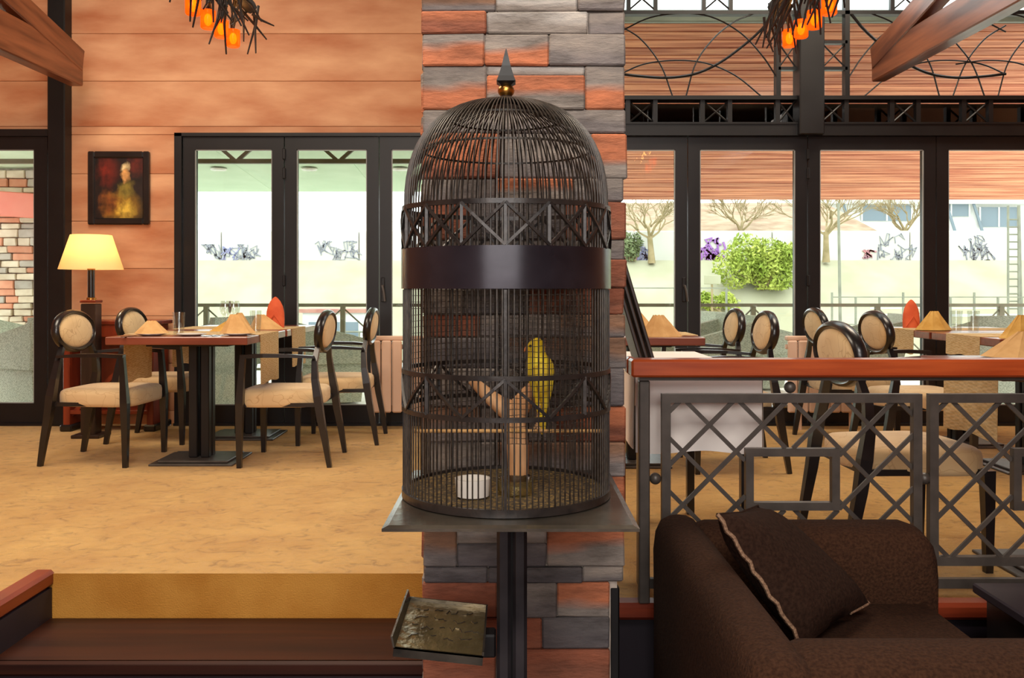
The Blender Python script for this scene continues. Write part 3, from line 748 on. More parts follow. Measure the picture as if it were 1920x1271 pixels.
def panel(x0, x1):
    z0, z1, w = .140, .706, .029
    ix0, ix1, iz0, iz1 = x0+.277, x0+.587, .322, .526
    X0 = x0-.436
    f = frame('panel_frame', X0, x1-.436, z0, z1, w, .014, rail)
    frame('inner_frame', ix0-.436, ix1-.436, iz0, iz1, .026, .013, rail)
    rect = (x0+w*.8, z0+w*.8, x1-w*.8, z1-w*.8); inner = (ix0, iz0, ix1, iz1); P_ = .1765
    ap = x0+.0706          # first apex on the top bar
    for sgn in (-1, 1):
        for k in range(-6, 12):
            a = ap+k*P_
            p, q = (a, z1-w*.5), (a+sgn*.9, z1-w*.5-.9)
            c = clip(p, q, rect)
            if not c: continue
            ci = clip(p, q, inner)
            ivs = [c] if not ci else [(c[0], ci[0]), (ci[1], c[1])]
            for (t0, t1) in ivs:
                t0, t1 = max(t0,c[0]), min(t1,c[1])
                if (t1-t0)*1.27 < .02: continue
                A_ = (p[0]+(q[0]-p[0])*t0-.436, sgn*.003, p[1]+(q[1]-p[1])*t0); B_ = (p[0]+(q[0]-p[0])*t1-.436, sgn*.003, p[1]+(q[1]-p[1])*t1)
                MB().tube([A_,B_], .0098, 4, flat=(.6,1)).build('lattice_bar', 'iron', rail)
    return
panel(.494, 1.352); panel(1.377, 2.235); panel(2.26, 3.118)
for bx_, bz in ((.9195,.727),(.474,.425),(1.3645,.425),(1.8025,.727),(2.2475,.425)):
    MB().sphere(RL(bx_,bz), .0195, 16, 10).build('ball', 'iron', rail, smooth=60)

# ================================================================== ARMCHAIR (lounge level)
sofa = thing('brown_armchair', 'dark brown upholstered armchair with rolled arms in front of the railing', 'armchair', (.85, 2.26, LOW))
def SO(x, y_, z): return Vector((x-.85, y_-2.26, z-LOW))
def roll(path, halfw, ztop, name, zb=LOW+.06, endcap=True, puff=.0):
    # an upholstered rim: straight sides, rounded top, swept along a plan path
    m = MB(); rings = []
    P = [Vector((a,b_,0)) for a,b_ in path]; n_ = len(P)
    for i, p in enumerate(P):
        t = (P[min(i+1,n_-1)]-P[max(i-1,0)]).normalized(); nrm = Vector((t.y,-t.x,0))
        k_ = 1
        prof = [(-1,0,zb),(-1,0,zb+.12),(-1.0,0,zb+.3),(-1.02,0,ztop-.16),(-1.03,0,ztop-.10),(-.93,0,ztop-.045),(-.7,0,ztop-.012),(-.35,0,ztop),(0,0,ztop+.003),(.35,0,ztop),(.7,0,ztop-.012),(.93,0,ztop-.045),(1.03,0,ztop-.10),(1.02,0,ztop-.16),(1,0,zb+.3),(1,0,zb+.12),(1,0,zb)]
        rings.append([SO(p.x+nrm.x*u*halfw, p.y+nrm.y*u*halfw, z) for u,_,z in prof])
    if endcap:   # pull the last ring in to round the arm's front
        for e, sg in ((0,-1),(-1,1)):
            base_ = rings[e]; c = sum((v for v in base_), Vector())/len(base_)
            P2 = P[e]; t = ((P[1]-P[0]) if e == 0 else (P[-1]-P[-2])).normalized()*sg
            extra = []
            for (sc_, dd, dz) in ((.97,.035,.012),(.85,.06,.04)):
                ctr = SO(P2.x,P2.y,0); extra.append([Vector((ctr.x+(v.x-ctr.x)*sc_+t.x*dd, ctr.y+(v.y-ctr.y)*sc_+t.y*dd, max(v.z-dz if v.z > .3 else v.z, .06))) for v in base_])
            rings = (extra[::-1]+rings) if e == 0 else (rings+extra)
    m.loft(rings)
    return m.build(name, 'sofa', sofa, smooth=60)
zt_ = .352
roll([(.508,1.72),(.51,1.9),(.51,2.2),(.51,2.5),(.51,2.79)], .070, zt_+.004, 'backrest')
roll([(.585,2.715),(.80,2.715),(1.0,2.715),(1.12,2.715),(1.17,2.715)], .115, zt_, 'armrest')
roll([(.585,1.78),(.80,1.78),(1.0,1.78),(1.16,1.78),(1.20,1.78)], .115, zt_-.005, 'armrest')
MB().cham(tuple(SO(.905,2.25,.075)),(.63,.82,.15),.035).build('seat_cushion', 'sofa', sofa, smooth=50)
MB().cham(tuple(SO(.89,2.25,-.13)),(.60,.82,.26),.02).build('seat_base', 'sofa', sofa, smooth=50)
for fx in (.52,1.12):
    for fy in (1.8,2.68): MB().lathe([(.018,0),(.026,.065)], tuple(SO(fx,fy,LOW)), 10).build('foot', 'ebony', sofa)
# throw pillow leaning on the armchair back
c1, c2, c3, c4 = Vector((.525,2.32,.475)), Vector((.70,2.58,.435)), Vector((.985,2.50,.185)), Vector((.715,2.22,.175))
cen = (c1+c2+c3+c4)/4
pil = thing('throw_pillow', 'dark brown throw pillow with a pale twisted cord edge on the armchair', 'pillow', tuple(cen))
nr = (c2-c1).cross(c4-c1).normalized()
if nr.x < 0: nr = -nr
m = MB(); nn = 12
def pt(u, v, sg):
    e = min(u,1-u,v,1-v)*2
    pin = .035*(1-abs(2*u-1)**2)*(1-abs(2*v-1)**2)
    p = c1*(1-u)*(1-v)+c2*u*(1-v)+c3*u*v+c4*(1-u)*v
    h = (1-(2*u-1)**4)*(1-(2*v-1)**4)
    q = p-cen
    return q*(1-.05*(1-abs(2*u-1))*(abs(2*v-1)>.99)) + nr*sg*(.062*h**.65)
for sg in (1,-1): m.grid(lambda u,v: pt(u,v,sg), nn, nn)
m.build('cover', 'pillow_fabric', pil, smooth=60, merge=True)
edge = [pt(0,t/16,0) for t in range(17)]
MB().tube([e+nr*.004*math.sin(i*2.4) for i,e in enumerate(edge)], .0062, 6).build('cord', 'cord', pil, smooth=60)
MB().tube([pt(.72+.28*t/6,1,0) for t in range(7)]+[pt(1,1-.12*t/4,0) for t in range(5)], .0040, 6).build('cord', 'cord', pil, smooth=60)
MB().tube([pt(t/12,0,0) for t in range(13)], .0035, 6).build('cord', 'pillow_fabric', pil, smooth=60)
# low dark table at the right edge
lt = thing('low_table', 'low black table at the right edge beside the armchair', 'table', (1.75,2.45,LOW))
MB().cham((0,0,.497),(.68,.66,.03),.005).build('tabletop', 'riser_purple', lt)
MB().span((-.31,-.30,.0),(.31,.30,.482)).build('plinth', 'ebony', lt)
# ================================================================== DINING FURNITURE
def make_chair(label, group, arms=True):
    t = thing('dining_chair', label, 'chair', group=group)
    # seat: softly crowned upholstered block
    m = MB()
    def sq(a, n=5): c, s_ = math.cos(a), math.sin(a); return (math.copysign(abs(c)**(2/n), c), math.copysign(abs(s_)**(2/n), s_))
    rings = []
    for z, k in ((.352,.93),(.356,.985),(.375,1.0),(.42,1.0),(.437,.985),(.449,.93),(.455,.80),(.459,.45),(.460,.05)):
        rr = []
        for i in range(28):
            u, v = sq(2*PI*i/28); wid = .262-.028*(1-u)/2
            rr.append((.028+.245*u*k, wid*v*k, z))
        rings.append(rr)
    m.loft(rings); m.build('seat', 'seat_fabric', t, smooth=70)
    for s_ in (-1,1):
        MB().tube([(.243,s_*.262,0),(.243,s_*.262,.20),(.240,s_*.262,.38),(.232,s_*.262,.52),(.222,s_*.262,.648)][:5 if arms else 3], [.019,.025,.031,.024,.022][:5 if arms else 3], 4).build('front_leg', 'ebony', t)
        MB().tube([(-.285,s_*.245,0),(-.262,s_*.246,.14),(-.232,s_*.247,.30),(-.215,s_*.247,.42),(-.198,s_*.243,.52),(-.190,s_*.215,.62),(-.197,s_*.165,.70)], [.019,.024,.030,.033,.027,.023,.019], 4).build('rear_leg', 'ebony', t)
        if arms: MB().tube([(.235,s_*.262,.655),(.10,s_*.264,.662),(-.05,s_*.256,.660),(-.19,s_*.226,.650)], [.026,.026,.023,.018], 4, flat=(1.15,.62), up=(0,0,1)).build('armrest', 'ebony', t)
        MB().span((-.20,s_*.232-.010,.356),(.232,s_*.232+.010,.380)).build('side_rail', 'ebony', t)
    MB().span((.222,-.235,.356),(.244,.235,.38)).build('front_rail', 'ebony', t)
    MB().span((-.213,-.225,.356),(-.20,.225,.38)).build('back_rail', 'ebony', t)
    def ov(a, ay, az, dx=0):
        z = az*math.sin(a); return (-.212-.13*z+dx, ay*math.cos(a), .795+z)
    MB().tube([ov(2*PI*k/36,.212,.116) for k in range(36)], .023, 8, closed=True, up=(1,0,.13), flat=(.72,1.15)).build('back_frame', 'ebony', t, smooth=50)
    m = MB()
    rr = []
    for dx, k in ((-.034,.03),(-.031,.5),(-.026,.82),(-.014,.99),(.0,1.02),(.014,.99),(.026,.82),(.031,.5),(.034,.03)):
        rr.append([ov(2*PI*i/32, .198*k, .103*k, dx) for i in range(32)])
    m.loft(rr); m.build('back_cushion', 'back_fabric', t, smooth=70)
    return t
G = 'medallion back dining chairs'
ch0 = make_chair('oval-back armchair at the near left table, nearest the lamp, facing right', G)
ch0.location = (-2.508,5.62,0); ch0.rotation_euler = (0,0,math.radians(-3))
for (x, y_, r, l) in [
  (-2.47,6.40,-1,'oval-back armchair at the far left table in front of the red console'),
  (-1.362,5.60,180,'oval-back armchair pulled to the near left table, facing left'),
  (-1.20,6.36,181,'oval-back armchair beside the left radiator, facing left'),
  (1.298,5.42,180,'nearer of two oval-back armchairs facing left, right of the stone pillar'),
  (1.298,6.17,180,'farther of two oval-back armchairs facing left, right of the stone pillar'),
  (2.40,5.45,0,'oval-back armchair behind the railing, its round back seen nearly full'),
  (2.33,6.32,0,'oval-back armchair farthest back, in front of the right radiator')]:
    copy_tree(ch0, (x,y_,0), math.radians(r), l, G)
ch9 = make_chair('oval-back side chair just behind the railing, nearest the camera', G, arms=False)
ch9.location = (1.515,3.62,0); ch9.rotation_euler = (0,0,math.radians(2))
# oval backs pass under no table: arms run at .66 below the tops
TZ = .78
def make_table(label, w, d, loc, group, base=True):
    t = thing('dining_table', label, 'table', loc, group=group)
    MB().cham((0,0,TZ-.0225),(w,d,.045),.004).build('tabletop', 'table_wood', t)
    MB().cham((0,0,TZ-.055),(w*.6,d*.6,.02),.003).build('under_plate', 'black_steel', t)
    for sx in (-1,1):
        for sy in (-1,1): MB().cham((sx*.036,sy*.036,TZ/2-.02),(.052,.052,TZ-.09),.005).build('column', 'black_steel', t)
    MB().cham((0,0,.006),(.50,.42,.012),.003).build('base_plate', 'iron', t)
    MB().cham((0,0,.019),(.42,.34,.012),.003).build('base_plate', 'iron', t)
    return t
GT = 'square pedestal dining tables'
t1 = make_table('near left dining table with a red-brown top', .81, .87, (-1.912,5.595,0), GT)
make_table('far left dining table standing behind the near one', .81, .86, (-1.912,6.51,0), GT)
make_table('dining table right of the stone pillar with two tan napkins', .80, .82, (.69,5.52,0), GT)
make_table('middle dining table on the right with a straw runner', .80, .81, (3.06,5.345,0), GT)
make_table('far right dining table in front of the windows', .80, .82, (3.06,6.19,0), GT)
make_table('dining table just behind the railing at the right edge', .82, .62, (2.09,3.42,0), GT)

# cloth-covered service table behind the railing
sv = thing('service_table', 'narrow wooden service table under a white cloth behind the railing', 'table', (.65,3.75,0))
MB().cham((0,0,.735),(.44,1.18,.03),.004).build('tabletop', 'dark_wood', sv)
for sx, sy, mm in ((1,1,'ebony'),(1,-1,'ebony'),(-1,-1,'ebony')):
    MB().tube([(sx*.185,sy*.5,0),(sx*.185,sy*.5,.72)], .024, 4).build('leg', 'ebony', sv)
MB().cham((-.17,.33,.36),(.055,.07,.72),.006).build('leg', 'console_wood', sv)['label'] = 'red-brown leg'
def cloth(name, x0, x1, y0, y1, zt, drops, matn, wob=.006, t_=.0035):
    # a cloth lying on a top with four (or two) hanging sides: (left, right, near, far) drop lengths
    m = MB(); n = 20
    dl, dr, dn, df = drops; e = t_
    m.span((x0-e,y0-e,zt),(x1+e,y1+e,zt+e))
    def side(pa, pb, nrm, drop):
        if drop <= 0: return
        pa, pb, nrm = Vector(pa), Vector(pb), Vector(nrm)
        def fn(u, v, off): 
            w = wob*math.sin(u*14+1.3)*v*1.2
            return pa+(pb-pa)*u+nrm*(e+off+w+abs(wob)*v*.8)+Vector((0,0,e-(drop+.006*math.sin(u*9))*v))
        a = MB(); a.grid(lambda u,v: fn(u,v,0), n, 8); b_ = MB(); b_.grid(lambda u,v: fn(u,v,-e*.8), n, 8)
        m.add(a.v, a.f); m.add(b_.v, b_.f)
    side((x0,y0,zt),(x0,y1,zt),(-1,0,0),dl); side((x1,y0,zt),(x1,y1,zt),(1,0,0),dr)
    side((x0,y0,zt),(x1,y0,zt),(0,-1,0),dn); side((x0,y1,zt),(x1,y1,zt),(0,1,0),df)
    return m.build(name, matn, smooth=45)
tag(cloth('tablecloth', .43,.87,3.16,4.34,.7505,(.26,.27,.27,.26),'cloth_white',.0025), 'white cloth draped over the service table', 'tablecloth')
# runners laid across the tables and hanging over their sides
for (x0,x1,y0,y1,dl,dr,l) in [(-2.317,-1.507,5.42,5.84,.29,.30,'straw runner across the near left table, hanging over its ends'),
    (-2.317,-1.507,6.20,6.60,.26,.26,'straw runner across the far left table'),
    (.29,1.09,5.33,5.72,.2,.06,'straw runner on the table right of the stone pillar'),
    (2.66,3.46,5.15,5.55,.12,.2,'straw runner over the middle right table'),
    (2.66,3.46,6.0,6.32,.16,.2,'straw runner over the far right table'),
    (1.68,2.5,3.13,3.52,.26,.2,'straw runner on the table by the railing, hanging down its side')]:
    tag(cloth('table_runner', x0,x1,y0,y1,TZ+.0004,(dl,dr,0,0),'straw',.002,.003), l, 'runner', 'woven straw runners')
# folded napkins
def napkin(loc, w, d, h, rz, m_, label, lean=0.0, grp='folded tan napkins'):
    n = 18; rings = []; b_ = MB(); base = []; mid = []
    for k in range(n):
        a = 2*PI*k/n; f = 1-.06*(k % 2)
        base.append((w/2*math.cos(a)*f, d/2*math.sin(a)*f, 0)); mid.append((w/2*math.cos(a)*.60*(1-.10*(k%2))+lean*w*.5, d/2*math.sin(a)*.52*(1-.08*(k%2)), h*.52))
    topr = [(w*.12*math.cos(2*PI*k/n)+lean*w, d*.035*math.sin(2*PI*k/n), h*(1-.04*(k%2))) for k in range(n)]
    b_.loft([base, mid, topr])
    o = b_.build('napkin', m_, loc=loc); o.rotation_euler = (0,0,rz); return tag(o, label, 'napkin', grp)
zt = TZ+.0006; zr = TZ+.0045
napkin((-2.12,5.33,zt+.0135),.20,.18,.075,.3,'napkin_tan','tan napkin folded low at the left end of the near left table')
napkin((-1.83,5.86,zr-.003),.26,.16,.075,.2,'napkin_gold','golden napkin folded flat beside the tumbler on the near left table', .1)
napkin((-1.62,5.36,zt+.0135),.21,.17,.112,.1,'napkin_tan','largest peaked tan napkin, at the right corner of the near left table',-.1)
napkin((-1.68,6.22,zt),.26,.16,.10,-.2,'napkin_tan','tan napkin with a long tail on the far left table',-.2)
napkin((-1.99,6.62,zr-.001),.16,.14,.10,.2,'napkin_tan','tan napkin near the window on the far left table')
napkin((.86,5.24,zt),.25,.18,.125,0,'napkin_tan','nearer peaked tan napkin on the table right of the pillar',-.06)
napkin((.82,5.80,zt),.24,.17,.125,.3,'napkin_tan','farther tan napkin on the table right of the pillar',-.1)
napkin((2.79,6.0,zr),.25,.18,.125,.2,'napkin_gold','golden peaked napkin on the far right table',.02)
napkin((2.84,5.05,zt),.25,.18,.13,.1,'napkin_gold','golden peaked napkin on the near edge of the middle right table',.02)
napkin((2.02,3.62,zt+.004),.30,.22,.10,.15,'napkin_tan','large tan napkin on the table just behind the railing',.12)
napkin((2.42,3.25,zt),.24,.2,.10,.15,'napkin_gold','golden napkin at the right edge on the table behind the railing',.0)
# bread plates
plate = MB().lathe([(0,.0),(.05,.0),(.062,.004),(.085,.010),(.085,.013),(.06,.007),(0,.005)], seg=28).mesh('side_plate', 'porcelain', 40)
for x,y_,l in ((-2.12,5.33,'white side plate under the napkin at the left of the near left table'),(-1.62,5.36,'white side plate under the largest peaked napkin'),(-1.88,5.32,'empty white side plate on the near left table'),(1.80,3.30-.05,'white side plate on the table behind the railing')):
    tag(mobj('side_plate', plate, loc=(x,y_,zt)), l, 'plate', 'white side plates')
# glasses
tum = MB().lathe([(0,.0),(.028,0),(.030,.004),(.037,.135),(.0345,.135),(.028,.012),(0,.010)], seg=20).mesh('tumbler', 'tumbler', 40)
wine = MB().lathe([(0,0),(.033,.0),(.030,.004),(.005,.010),(.0042,.085),(.016,.097),(.034,.125),(.037,.155),(.030,.195),(.0285,.195),(.0352,.155),(.032,.127),(.012,.101),(0,.099)], seg=20).mesh('wine_glass', 'tumbler', 40)
for x,y_,l in ((-1.985,5.40,'tall tumbler standing on the near left table'),(-1.60,5.66,'tumbler in front of the orange napkin'),(2.765,5.64,'left tumbler of the pair on the middle right table'),(2.85,5.60,'right tumbler of the pair on the middle right table'),(3.0,5.0,'tumbler at the right edge beside the golden napkin'),(.70,5.66,'tumbler on the table right of the pillar')):
    tag(mobj('tumbler', tum, loc=(x,y_,zr if 5.4 < y_ < 5.9 else zt)), l, 'glass', 'water tumblers')
for x,y_,l in ((-1.80,5.70,'left wine glass on the near left table'),(-1.735,5.66,'right wine glass on the near left table'),(3.04,5.14-.03,'wine glass at the right edge on the middle right table')):
    tag(mobj('wine_glass', wine, loc=(x,y_,zr if y_ > 5.45 else zt)), l, 'glass', 'wine glasses')
# cutlery laid on the near table
for x,y_,n_,l in ((-2.20,5.20,'knife','table knife left of the left napkin'),(-1.76,5.28,'knife','table knife between the plates on the near left table'),(-1.72,5.30,'fork','fork beside the peaked napkin on the near left table')):
    m = MB(); m.span((-.006,-.09,0),(.006,.02,.003)); m.span((-.009,.02,0),(.009,.10,.002)); o = m.build(n_, 'chrome', loc=(x,y_,zt)); tag(o, l, 'cutlery', 'laid cutlery')
# orange mitre-folded napkins
def mitre(loc, w, h, label):
    b_ = MB(); rings = []
    for z, k in ((0,1),(.25,1.04),(.5,1.0),(.7,.84),(.85,.58),(.95,.30),(1,.08)):
        rings.append([(w/2*k*math.cos(2*PI*i/20), w*.30*k*math.sin(2*PI*i/20)*(1-.3*z), h*z) for i in range(20)])
    b_.loft(rings); o = b_.build('mitre_napkin', 'napkin_orange', smooth=60, loc=loc); tag(o, label, 'napkin', 'orange mitre napkins')
    MB().tube([(-w*.42,-w*.24,.01),(0,-w*.335,h*.42),(w*.42,-w*.24,.01)], .004, 6).build('fold', 'napkin_orange', o)
mitre((-1.665,6.38,zr), .125, .215, 'orange napkin folded as a mitre on the far left table')
mitre((2.80,6.36,zt), .115, .20, 'orange napkin folded as a mitre on the far right table')
# stack of dark boards leaning on the pillar from the service table
for k in range(3):
    b0, b1 = Vector((.462+.022*k,3.26+.01*k,.758+.004)), Vector((.322+.022*k,3.26+.01*k,1.235))
    d = (b1-b0); a = math.atan2(-d.x, d.z)
    o = MB().cham((0,0,d.length/2),(.013,.22,d.length),.003).build('menu_board', 'dark_wood'); o.location = b0; o.rotation_euler = (0,-a,0)
    tag(o, ['dark wooden board leaning against the stone pillar, first of three','middle dark wooden board of three leaning by the pillar','outer dark wooden board of three leaning by the pillar'][k], 'board', 'leaning dark boards')

# ================================================================== RADIATORS
def radiator(x, n_, label):
    t = thing('radiator', label, 'radiator', (x,6.80,0))
    sec = MB(); sec.cham((0,-.015,.40),(.073,.028,.54),.010); sec.cham((0,.03,.40),(.03,.075,.54),.006)
    me = sec.mesh('section', 'radiator_white')
    for k in range(n_): mobj('section', me, t, (k*.080+.04,0,0))
    MB().cham((n_*.04,.02,.685),(n_*.08,.075,.035),.008).build('top_rail', 'radiator_white', t)
    MB().tube([(0,.03,.62),(n_*.08,.03,.62)], .018, 8).build('pipe', 'radiator_white', t)
    for fx in (.10, n_*.08-.08): MB().tube([(fx,.0,.135),(fx,.0,0)], .014, 6).build('foot', 'radiator_white', t)
    MB().tube([(-.03,.03,.17),(.01,.03,.17)], .014, 8).build('valve', 'chrome', t)
radiator(-1.06, 8, 'white sectional radiator behind the chairs left of the bird cage')
radiator(2.06, 7, 'white sectional radiator behind the chairs on the right')

# ================================================================== LEFT CORNER: console, lamp, painting
cs = thing('console_table', 'red-brown wooden console standing against the orange wall', 'console', (-2.99,6.86,0))
MB().cham((0,0,.805),(.72,.34,.03),.005).build('tabletop', 'console_wood', cs)
MB().cham((0,.0,.745),(.66,.32,.09),.004).build('apron', 'console_wood', cs)
for sx in (-1,1):
    MB().cham((sx*.31,0,.37),(.05,.30,.66),.006).build('side_panel', 'console_wood', cs)
    MB().cham((sx*.31,0,.025),(.09,.33,.05),.01).build('foot', 'ebony', cs)
MB().tube([(-.29,-.10,.12),(.29,-.10,.66)], .022, 4).build('brace', 'console_wood', cs)
MB().cham((0,.145,.42),(.58,.015,.56),.004).build('back_panel', 'console_wood', cs)
MB().cham((0,0,.14),(.60,.28,.03),.004).build('shelf', 'console_wood', cs)
pdx, pdy = X(171,6.48), 6.48
pd = thing('lamp_pedestal', 'dark square wooden pedestal carrying the lamp behind the left chair', 'pedestal', (pdx,pdy,0))
MB().cham((0,0,.485),(.105,.105,.93),.005).build('shaft', 'dark_wood', pd); MB().cham((0,0,.012),(.2,.2,.024),.004).build('base', 'dark_wood', pd); MB().cham((0,0,.967),(.115,.115,.02),.004).build('cap', 'console_wood', pd)
lp = thing('table_lamp', 'lit table lamp with a cream cone shade on the dark pedestal', 'lamp', (pdx,pdy,.9775))
MB().lathe([(.034,0),(.034,.012),(.024,.018)], seg=20).build('base', 'brass', lp, smooth=40)
MB().lathe([(.024,.016),(.024,.215)], seg=20).build('stem', 'ebony', lp, smooth=40)
MB().lathe([(.027,.213),(.027,.228),(.012,.236),(.012,.30)], seg=20).build('collar', 'brass', lp, smooth=40)
def shade_mat():
    m, nt, b = newmat('lamp_shade'); b.inputs['Base Color'].default_value = lin(250,226,176); b.inputs['Roughness'].default_value = .8
    out = nt.nodes['Material Output']; tr = N(nt, 'ShaderNodeBsdfTranslucent'); tr.inputs[0].default_value = lin(252,228,178); mx = N(nt, 'ShaderNodeMixShader'); mx.inputs[0].default_value = .5
    nt.links.new(b.outputs[0], mx.inputs[1]); nt.links.new(tr.outputs[0], mx.inputs[2]); nt.links.new(mx.outputs[0], out.inputs[0]); MATS['lamp_shade'] = m
shade_mat()
MB().lathe([(.216,.218),(.138,.462),(.135,.462),(.213,.218),(.216,.218)], seg=40, cap=False).build('lamp_shade', 'lamp_shade', lp, smooth=40)
MB().sphere((0,0,.33), .03).build('bulb', 'porcelain', lp, smooth=60)
for a in range(3): MB().tube([(0,0,.452),(.136*math.cos(a*2.1),.136*math.sin(a*2.1),.452)], .002, 5).build('shade_spoke', 'brass', lp)
lo = light('lamp_light', 'POINT', (pdx,pdy,.9775+.36), 8, (1,.84,.60), .05)
# painting: generic dark canvas with warm patches in a black frame
def canvas_mat():
    m, nt, b = newmat('canvas'); b.inputs['Roughness'].default_value = .45
    tc = N(nt, 'ShaderNodeTexCoord'); nz = N(nt, 'ShaderNodeTexNoise'); nz.inputs['Scale'].default_value = 7; nz.inputs['Detail'].default_value = 6
    nt.links.new(tc.outputs['Generated'], nz.inputs['Vector'])
    mxv = N(nt, 'ShaderNodeMixRGB'); mxv.inputs[0].default_value = .22; nt.links.new(tc.outputs['Generated'], mxv.inputs[1]); nt.links.new(nz.outputs['Color'], mxv.inputs[2])
    cur = None
    def blob(cx, cz, sx, sz, col, hard):
        nonlocal cur
        mp = N(nt, 'ShaderNodeMapping'); mp.inputs['Location'].default_value = (-cx/sx,0,-cz/sz); mp.inputs['Scale'].default_value = (1/sx,0,1/sz)
        nt.links.new(mxv.outputs[0], mp.inputs['Vector']); ln = N(nt, 'ShaderNodeVectorMath', operation='LENGTH'); nt.links.new(mp.outputs[0], ln.inputs[0])
        f = ramp(nt, ln.outputs['Value'], [(hard,(1,1,1)),(1,(0,0,0))])
        mx = N(nt, 'ShaderNodeMixRGB'); nt.links.new(f, mx.inputs[0])
        if cur is None: mx.inputs[1].default_value = lin(30,18,16)
        else: nt.links.new(cur, mx.inputs[1])
        mx.inputs[2].default_value = col; cur = mx.outputs[0]
    blob(.32,.72,.22,.26,lin(110,30,18),.2); blob(.8,.8,.2,.18,lin(92,28,18),.2)
    blob(.55,.25,.36,.26,lin(150,112,34),.4); blob(.35,.3,.2,.2,lin(128,70,26),.3); blob(.62,.48,.16,.16,lin(120,104,40),.4)
    blob(.62,.22,.2,.12,lin(214,180,70),.2); blob(.60,.66,.10,.09,lin(206,150,90),.4); blob(.6,.77,.11,.07,lin(214,190,140),.3)
    gn = ramp(nt, nz.outputs[0], [(.35,(.45,.45,.45)),(.65,(1.25,1.25,1.25))]); mm = N(nt, 'ShaderNodeMixRGB', blend_type='MULTIPLY'); mm.inputs[0].default_value = 1
    nt.links.new(cur, mm.inputs[1]); nt.links.new(gn, mm.inputs[2]); nt.links.new(mm.outputs[0], b.inputs['Base Color']); MATS['canvas'] = m
canvas_mat()
pw, ph = .478, .570
pc = thing('framed_painting', 'small dark painting in a black frame on the orange wall above the lamp', 'painting', (X(223,7.06),7.06,Z(352.5,7.06)))
fm = MB(); w_ = .05
for (a,b_) in (((-pw/2,-ph/2),(-pw/2+w_,ph/2)),((pw/2-w_,-ph/2),(pw/2,ph/2)),((-pw/2+w_,ph/2-w_),(pw/2-w_,ph/2)),((-pw/2+w_,-ph/2),(pw/2-w_,-ph/2+w_))):
    fm.cham(((a[0]+b_[0])/2,0,(a[1]+b_[1])/2),(b_[0]-a[0],.035,b_[1]-a[1]),.008)
fm.build('picture_frame', 'ebony', pc)
MB().span((-pw/2+w_-.002,.0,-ph/2+w_-.002),(pw/2-w_+.002,.012,ph/2-w_+.002)).build('canvas', 'canvas', pc)

# ================================================================== CHANDELIERS of twigs and amber glasses
def amber():
    m = bpy.data.materials.new('amber_glass'); m.use_nodes = True; nt = m.node_tree; nt.nodes.clear()
    o = N(nt, 'ShaderNodeOutputMaterial'); t = N(nt, 'ShaderNodeBsdfTransparent'); t.inputs[0].default_value = (1,.36,.03,1)
    g = N(nt, 'ShaderNodeBsdfGlossy'); g.inputs[0].default_value = (1,.6,.3,1); g.inputs['Roughness'].default_value = .15
    tl = N(nt, 'ShaderNodeBsdfTranslucent'); tl.inputs[0].default_value = (1,.28,.02,1)
    e = N(nt, 'ShaderNodeEmission'); e.inputs[0].default_value = (1,.16,.01,1); e.inputs[1].default_value = .35
    m1 = N(nt, 'ShaderNodeMixShader'); m1.inputs[0].default_value = .08; m2 = N(nt, 'ShaderNodeMixShader'); m2.inputs[0].default_value = .35; ad = N(nt, 'ShaderNodeAddShader')
    nt.links.new(t.outputs[0], m1.inputs[1]); nt.links.new(g.outputs[0], m1.inputs[2]); nt.links.new(m1.outputs[0], m2.inputs[1]); nt.links.new(tl.outputs[0], m2.inputs[2])
    nt.links.new(m2.outputs[0], ad.inputs[0]); nt.links.new(e.outputs[0], ad.inputs[1]); nt.links.new(ad.outputs[0], o.inputs[0]); MATS['amber_glass'] = m
amber()
def chandelier(sg, label):
    # a long bundle of twigs hung along the room with a row of amber candle glasses below it
    t = thing('twig_chandelier', label, 'chandelier', (sg*1.40,4.1,2.50), group='twig chandeliers with amber glasses')
    O = Vector((sg*1.40,4.1,2.50))
    MB().tube([(0,-.9,.10),(0,.75,.06)], .035, 8).build('branch', 'twig', t, smooth=50)
    tw = MB()
    for k in range(120):
        y_ = random.uniform(-.9,.80); a = random.uniform(-1,1)
        p0 = Vector((random.uniform(-.05,.05), y_, random.uniform(.0,.12)))
        d = Vector((-sg*random.uniform(-.10,.14), random.uniform(-.1,.14), random.uniform(-.30,-.02)))
        p1 = p0+d*.5+Vector((random.uniform(-.03,.03),)*3); p2 = p0+d
        tw.tube([p0,p1,p2], [.008,.007,.004], 5)
    o = tw.build('twigs', 'twig', t); o['kind'] = 'stuff'
    cup = MB().lathe([(0,.0),(.030,0),(.035,.006),(.036,.088),(.033,.088),(.031,.008),(0,.006)], seg=20).mesh('amber_cup', 'amber_glass', 40)
    blb = MB().sphere((0,0,.044), (.019,.019,.030), 12, 8).mesh('flame', 'amber_bulb', 60)
    for (px,py,d) in ((325,-20,4.05),(362,14,4.22),(390,40,4.42),(415,57,4.60),(437,74,4.76)):
        xx = px if sg < 0 else 1917-px
        p = at(xx, py+14, d)-O
        c = mobj('amber_cup', cup, t, p); mobj('flame', blb, c)
        MB().tube([p+Vector((0,0,.088)), Vector((p.x*.5, p.y, .06))], .006, 5).build('cup_arm', 'twig', t)
    for y_ in (-.7,.55): MB().tube([(0,y_,.1),(0,y_,1.8)], .008, 6).build('hanger', 'black_steel', t)
    for y_ in (-.05,.35,.6): light('candle_light', 'POINT', (O.x-sg*.0,O.y+y_,O.z-.02), .8, (1,.45,.12), .04)
chandelier(-1, 'twig chandelier with glowing amber glasses at the upper left')
chandelier(1, 'twig chandelier with glowing amber glasses in front of the steel column')
